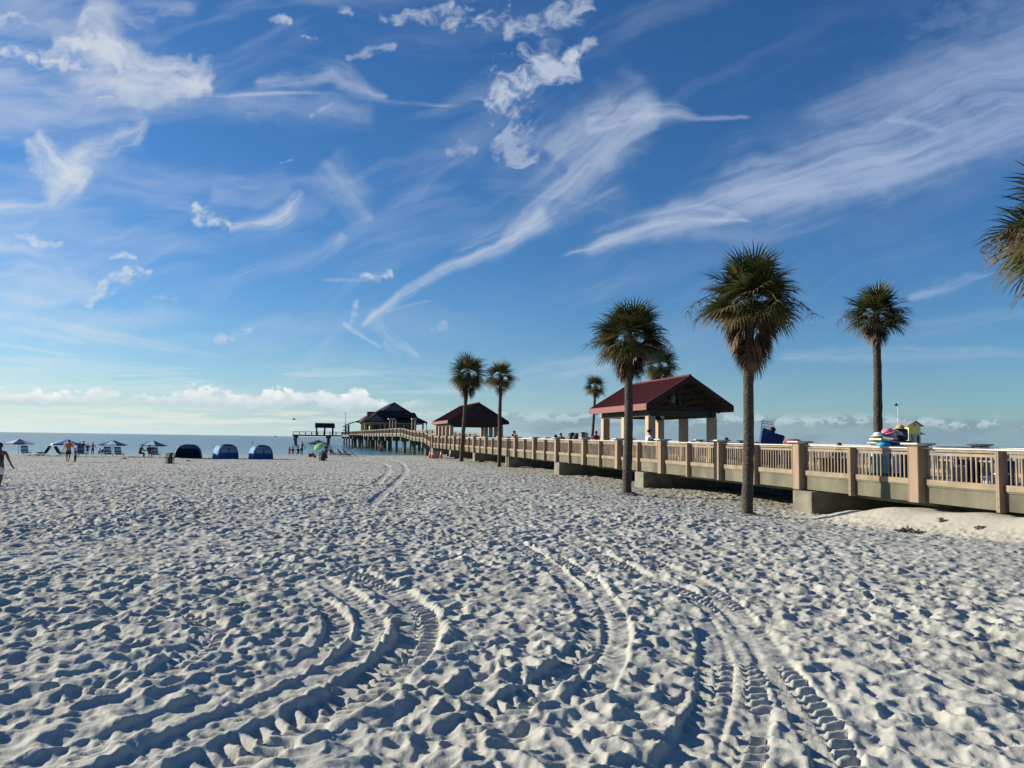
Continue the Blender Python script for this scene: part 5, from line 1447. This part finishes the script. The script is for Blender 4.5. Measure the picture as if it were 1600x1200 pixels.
# toy and hat cart
cy=24.2; cxp,_,cz=onp(1398,cy); CT=thing('vendor_cart','low vendor cart heaped with hats, inflatable toys and bodyboards, below the tall bare palm','cart',(cxp,cy,cz),.18,None)
mb=MB(); mb.box((0,0,.88),(1.5,.7,.10)); mb.build('tray','navy',CT,bevel=.02)
mb=MB(); mb.box((0,0,.53),(1.4,.6,.58)); mb.build('cart_body','darkcloth',CT)
for sg in(-.55,.55):
    mb=MB(); mb.tube([(sg,-.36,.16),(sg,-.30,.16)],.16,16); mb.build('wheel','black',CT)
    mb=MB(); mb.tube([(sg,.30,.16),(sg,.36,.16)],.16,16); mb.build('wheel','black',CT)
def on_cart(name,label,cat,fn):
    T=thing(name,label,cat,(cxp,cy,cz+.27),.18); fn(T)
def f1(T):
    mb=MB(); mb.prism([(-.72,.98),(-.70,1.02),(.3,.90),(.55,.93),(.58,.90),(.3,.85)],-.32,.25); mb.build('deck','white',T,bevel=.015)
    mb=MB(); mb.prism([(-.72,.985),(-.5,.965),(-.48,1.005),(-.70,1.035)],-.325,.255); mb.build('nose','yellow',T)
    mb=MB(); mb.prism([(-.40,.962),(.28,.87),(.28,.885),(-.40,.977)],-.335,-.32); mb.build('stripe','orange',T)
on_cart('bodyboard','white bodyboard with yellow tips lying across the vendor cart','bodyboard',f1)
def f2(T):
    mb=MB(); mb.prism([(-.3,.85),(.60,.86),(.58,.93),(.35,.97),(-.25,1.0)],-.25,.35); mb.build('hull','navy',T,bevel=.03)
    mb=MB(); mb.prism([(-.1,.74),(.42,.74),(.54,.85),(-.2,.85)],-.22,.3); mb.build('keel','bluecloth',T,bevel=.02)
on_cart('inflatable_boat','dark blue inflatable at the right end of the vendor cart','inflatable',f2)
def f3(T):
    mb=MB(); mb.ball((-.45,-.1,.83),(.23,.2,.11),12,6); mb.build('ring','sky',T,smooth=True)
on_cart('swim_ring','turquoise swim ring tucked beneath the bodyboard, left of its twin','swim ring',f3)
def f3b(T):
    mb=MB(); mb.ball((.0,-.14,.79),(.22,.2,.09),12,6); mb.build('ring','sky',T,smooth=True)
on_cart('swim_ring','turquoise swim ring beneath the middle of the bodyboard','swim ring',f3b)
def hatf(x,z,m,r=.14,lean=0):
    def f(T):
        mb=MB(); mb.T=Matrix.Translation((x,0,z))@Matrix.Rotation(lean,4,'Y'); mb.tube([(0,0,0),(0,0,.012)],[r*1.35,r*1.3],16); mb.build('brim',m,T,smooth=False)
        mb=MB(); mb.T=Matrix.Translation((x,0,z))@Matrix.Rotation(lean,4,'Y'); mb.tube([(0,0,.012),(0,0,.07),(0,0,.115),(0,0,.13)],[r*.85,r*.82,r*.6,r*.2],14); mb.build('crown',m,T,smooth=True)
    return f
on_cart('sun_hat','white sun hat at the left end of the cart beside the palm trunk','hat',hatf(-.58,1.10,'white',.17))
on_cart('sun_hat','pink sun hat tilted on the heap of the vendor cart','hat',hatf(-.26,1.22,'pink',.20,-.35))
on_cart('sun_hat','white sun hat right of the pink one on the vendor cart','hat',hatf(.12,1.14,'white',.17,.1))
on_cart('sun_hat','cream sun hat topmost right on the vendor cart','hat',hatf(.20,1.34,'stucco',.15,.05))
def f4(T):
    mb=MB(); mb.box((.30,.12,1.16),(.36,.3,.36)); mb.build('bag_body','black',T,bevel=.05); mb=MB(); mb.tube([(.20,.12,1.34),(.30,.12,1.44),(.40,.12,1.34)],.012,5); mb.build('handle','black',T)
on_cart('backpack','black backpack behind the cream hat on the vendor cart','bag',f4)
def f5(T):
    mb=MB(); mb.prism([(-.05,1.06),(-.38,1.10),(-.30,1.2),(-.0,1.18)],-.2,.1); mb.build('wing','pink',T,bevel=.02); mb=MB(); mb.ball((-.16,-.12,1.16),(.10,.12,.09),10,6); mb.build('body','whitecloth',T)
on_cart('inflatable_toy','small pink and white inflatable toy under the pink hat','toy',f5)
# bottles and clothes seen through the balusters
GBt='white capped bottles standing behind the balusters'
for i,px in enumerate((1363,1369,1375,1382,1397,1403)):
    x,y,z=onp(px,22.6); mats_=('teal','teal','teal','sky','whitecloth','whitecloth')
    T=thing('bottle',('green bottle, first from the left behind the balusters under the cart','green bottle, second from the left behind the balusters under the cart','green bottle, third from the left behind the balusters under the cart','turquoise bottle right of the three green ones','tall white bottle right of the turquoise one','rightmost white bottle behind the balusters')[i],'bottle',(x,y,z),0,GBt)
    mb=MB(); mb.tube([(0,0,.0),(0,0,.42),(0,0,.50)],[.085,.085,.05],14); mb.build('flask',mats_[i],T,smooth=False,bevel=.005); mb=MB(); mb.tube([(0,0,.5),(0,0,.58)],.055,12); mb.build('cap','white',T)
    b_=T.location; mb=MB(); mb.box((0,0,-.0+.0),(.01,.01,.01))
    T.location=(x,y,z+.28)
    mb=MB(); mb.box((0,0,-.14),(.22,.22,.27)); mb.build('crate','darkcloth',T)
def table(label,px0,px1,d,m,h=.72):
    a=Vector(onp(px0,d)); b=Vector(onp(px1,d)); mid=(a+b)/2; w=(b-a).length
    T=thing('vendor_table',label,'table',mid,PANG*0)
    mb=MB(); mb.box((0,0,h),(w,.7,.04)); mb.build('tabletop','wood',T)
    mb=MB()
    n=28
    for k in range(n):
        x0=-w/2+w*k/n; x1=-w/2+w*(k+1)/n; y0=-.37+.03*math.sin(k*1.9); y1=-.37+.03*math.sin((k+1)*1.9)
        mb.add([(x0,y0,h+.025),(x1,y1,h+.025),(x1,y1-.02*math.sin(k),.05),(x0,y0,.05)],[(0,1,2,3)])
    mb.add([(-w/2,-.37,h+.026),(w/2,-.37,h+.026),(w/2,.37,h+.026),(-w/2,.37,h+.026)],[(0,1,2,3)]); o=mb.build('tablecloth',m,T); sd=o.modifiers.new('t','SOLIDIFY'); sd.thickness=.008
    for sx in(-1,1):
        for sy in(-1,1): mb=MB(); mb.box((sx*(w/2-.08),sy*.28,h/2),(.04,.04,h-.02)); mb.build('leg','steel',T)
table('vendor table draped in navy cloth behind the balusters right of the tall post',1478,1530,21.2,'navy')
table('second navy draped vendor table, farther right behind the balusters',1541,1572,20.4,'bluecloth')
table('vendor table with dark cloth near the brown basket',1275,1330,25.6,'darkcloth',.6)
for i,(px,d,m,w,h,lab) in enumerate(((1497,20.3,'wood',.26,.62,'tan cool box standing before the navy draped table'),(1549,19.6,'white',.40,.36,'white cool box low behind the balusters near the right edge'),(1562,19.9,'brown',.28,.44,'brown cool box beside the white one near the right edge'))):
    x,y,z=onp(px,d); T=thing('cool_box',lab,'cool box',(x,y,z),.1); mb=MB(); mb.box((0,0,h*.45),(w,w*.8,h*.9)); mb.build('body',m,T,bevel=.02); mb=MB(); mb.box((0,0,h*.95),(w+.03,w*.8+.03,h*.1)); mb.build('lid','whitecloth',T,bevel=.015)

# ------------------------------------------------------------------ lifeguard hut beyond the pier
HY=108; hx=xat(1418,HY); hz=float(base_z(hx,HY)); top=at(1424,657,HY).z
T=thing('lifeguard_hut','yellow lifeguard hut marked 5 on tall legs beyond the pier at right','hut',(hx,HY,hz),.20)
W_=1.9; Dp_=2.9; eh=top-.75-hz; fh=eh-2.9
mb=MB(); mb.box((0,0,(fh+eh)/2+.90),(W_,Dp_,eh-fh-1.8)); wl=mb.build('upper_wall','yellow',T)
mb=MB(); mb.box((0,0,fh+.90),(W_-.02,Dp_-.02,1.8)); mb.build('lower_wall','cream',T)
mb=MB(); mb.prism([(-W_/2,eh),(W_/2,eh),(0,eh+.58)],-Dp_/2,Dp_/2); mb.build('gable_wall','yellow',T)
mb=MB()
mb.prism([(0,eh+.70),(W_/2+.35,eh-.04),(W_/2+.33,eh-.12),(0,eh+.60)],-Dp_/2-.3,Dp_/2+.3); mb.prism([(0,eh+.70),(-W_/2-.35,eh-.04),(-W_/2-.33,eh-.12),(0,eh+.60)],-Dp_/2-.3,Dp_/2+.3); mb.build('roof','grey',T)
mb=MB(); mb.box((0,-Dp_/2-.02,eh+.08),(.26,.04,.38)); mb.build('vent','wood',T)
mb=MB(); mb.box((W_/2+.5,-.2,eh-1.0),(1.1,1.8,.07),ry=.35); mb.build('shutter','grey',T)
mb=MB(); mb.box((.52,-Dp_/2-.02,fh+1.0),(.30,.04,.95)); mb.build('door_window','black',T)
mb=MB(); mb.box((0,0,fh-.06),(W_+1.2,Dp_+1.2,.12)); mb.build('floor_deck','cream',T)
for sx in(-1,1):
    for sy in(-1,1): mb=MB(); mb.box((sx*.85,sy*1.3,(fh-.1)/2-.3),(.16,.16,fh+.5)); mb.build('leg','cream',T)
cu=bpy.data.curves.new('numeral','FONT'); cu.body='5'; cu.size=1.0; cu.extrude=.01; cu.align_x='CENTER'; tmp=bpy.data.objects.new('t',cu); COL.objects.link(tmp)
dg=bpy.context.evaluated_depsgraph_get(); dg.update(); me=bpy.data.meshes.new_from_object(tmp.evaluated_get(dg)); bpy.data.objects.remove(tmp)
me.materials.clear(); me.materials.append(M['black']); o=bpy.data.objects.new('numeral',me); link(o,T); o.rotation_euler=(PI/2,0,0); o.location=(-.40,-Dp_/2-.03,fh+.85)
x=xat(1404,100); T=thing('flagpole','tall white pole flying a green flag beside the lifeguard hut','flagpole',(x,100,-.5),0); zt_=at(1404,627,100).z+.5
mb=MB(); mb.tube([(0,0,0),(0,0,zt_)],[.05,.035],8); mb.build('pole','white',T)
mb=MB(); mb.add([(0,0,zt_-.1),(-.16,.05,zt_-.25),(-.40,.0,zt_-.45),(-.42,.04,zt_-.62),(-.2,.08,zt_-.60),(0,0,zt_-.68)],[(0,1,4,5),(1,2,3,4)]); o=mb.build('flag','green',T); sd=o.modifiers.new('t','SOLIDIFY'); sd.thickness=.01
# gull, buoy, boat
p=at(459,655.5,95); T=thing('gull','dark gull in flight left of the pier head','bird',p,.3)
mb=MB(); mb.tube([(-.22,0,0),(-.1,0,.02),(.08,0,.02),(.2,0,.06),(.27,0,.06)],[.01,.055,.06,.035,.01],8); mb.build('body','darkcloth',T,smooth=True)
for sg in(-1,1):
    mb=MB(); mb.add([(-.06,0,.03),(.08,0,.03),(.10,sg*.28,.18),(-.02,sg*.28,.17),(-.14,sg*.62,.10)],[(0,1,2,3),(3,2,4)]); o=mb.build('wing','grey',T); sd=o.modifiers.new('t','SOLIDIFY'); sd.thickness=.015
x=xat(394,240); T=thing('buoy','small dark marker buoy on the water above the rightmost cabana','buoy',(x,240,SEA),0)
mb=MB(); mb.tube([(0,0,-.3),(0,0,.2),(0,0,.5),(0,0,.8)],[.28,.25,.10,.06],10); mb.build('float','teal',T); mb=MB(); mb.ball((0,0,.85),.13,8,6); mb.build('top_mark','black',T)
x=xat(430,2600); T=thing('boat','tiny distant boat on the horizon left of the pier head','boat',(x,2600,SEA),.8)
mb=MB(); mb.prism([(-3,0),(3,0),(4.5,1.6),(-3.4,1.4)],-1.2,1.2); mb.build('hull','grey',T); mb=MB(); mb.box((-.5,0,2.6),(3,1.8,2.2)); mb.build('cabin','darkcloth',T)
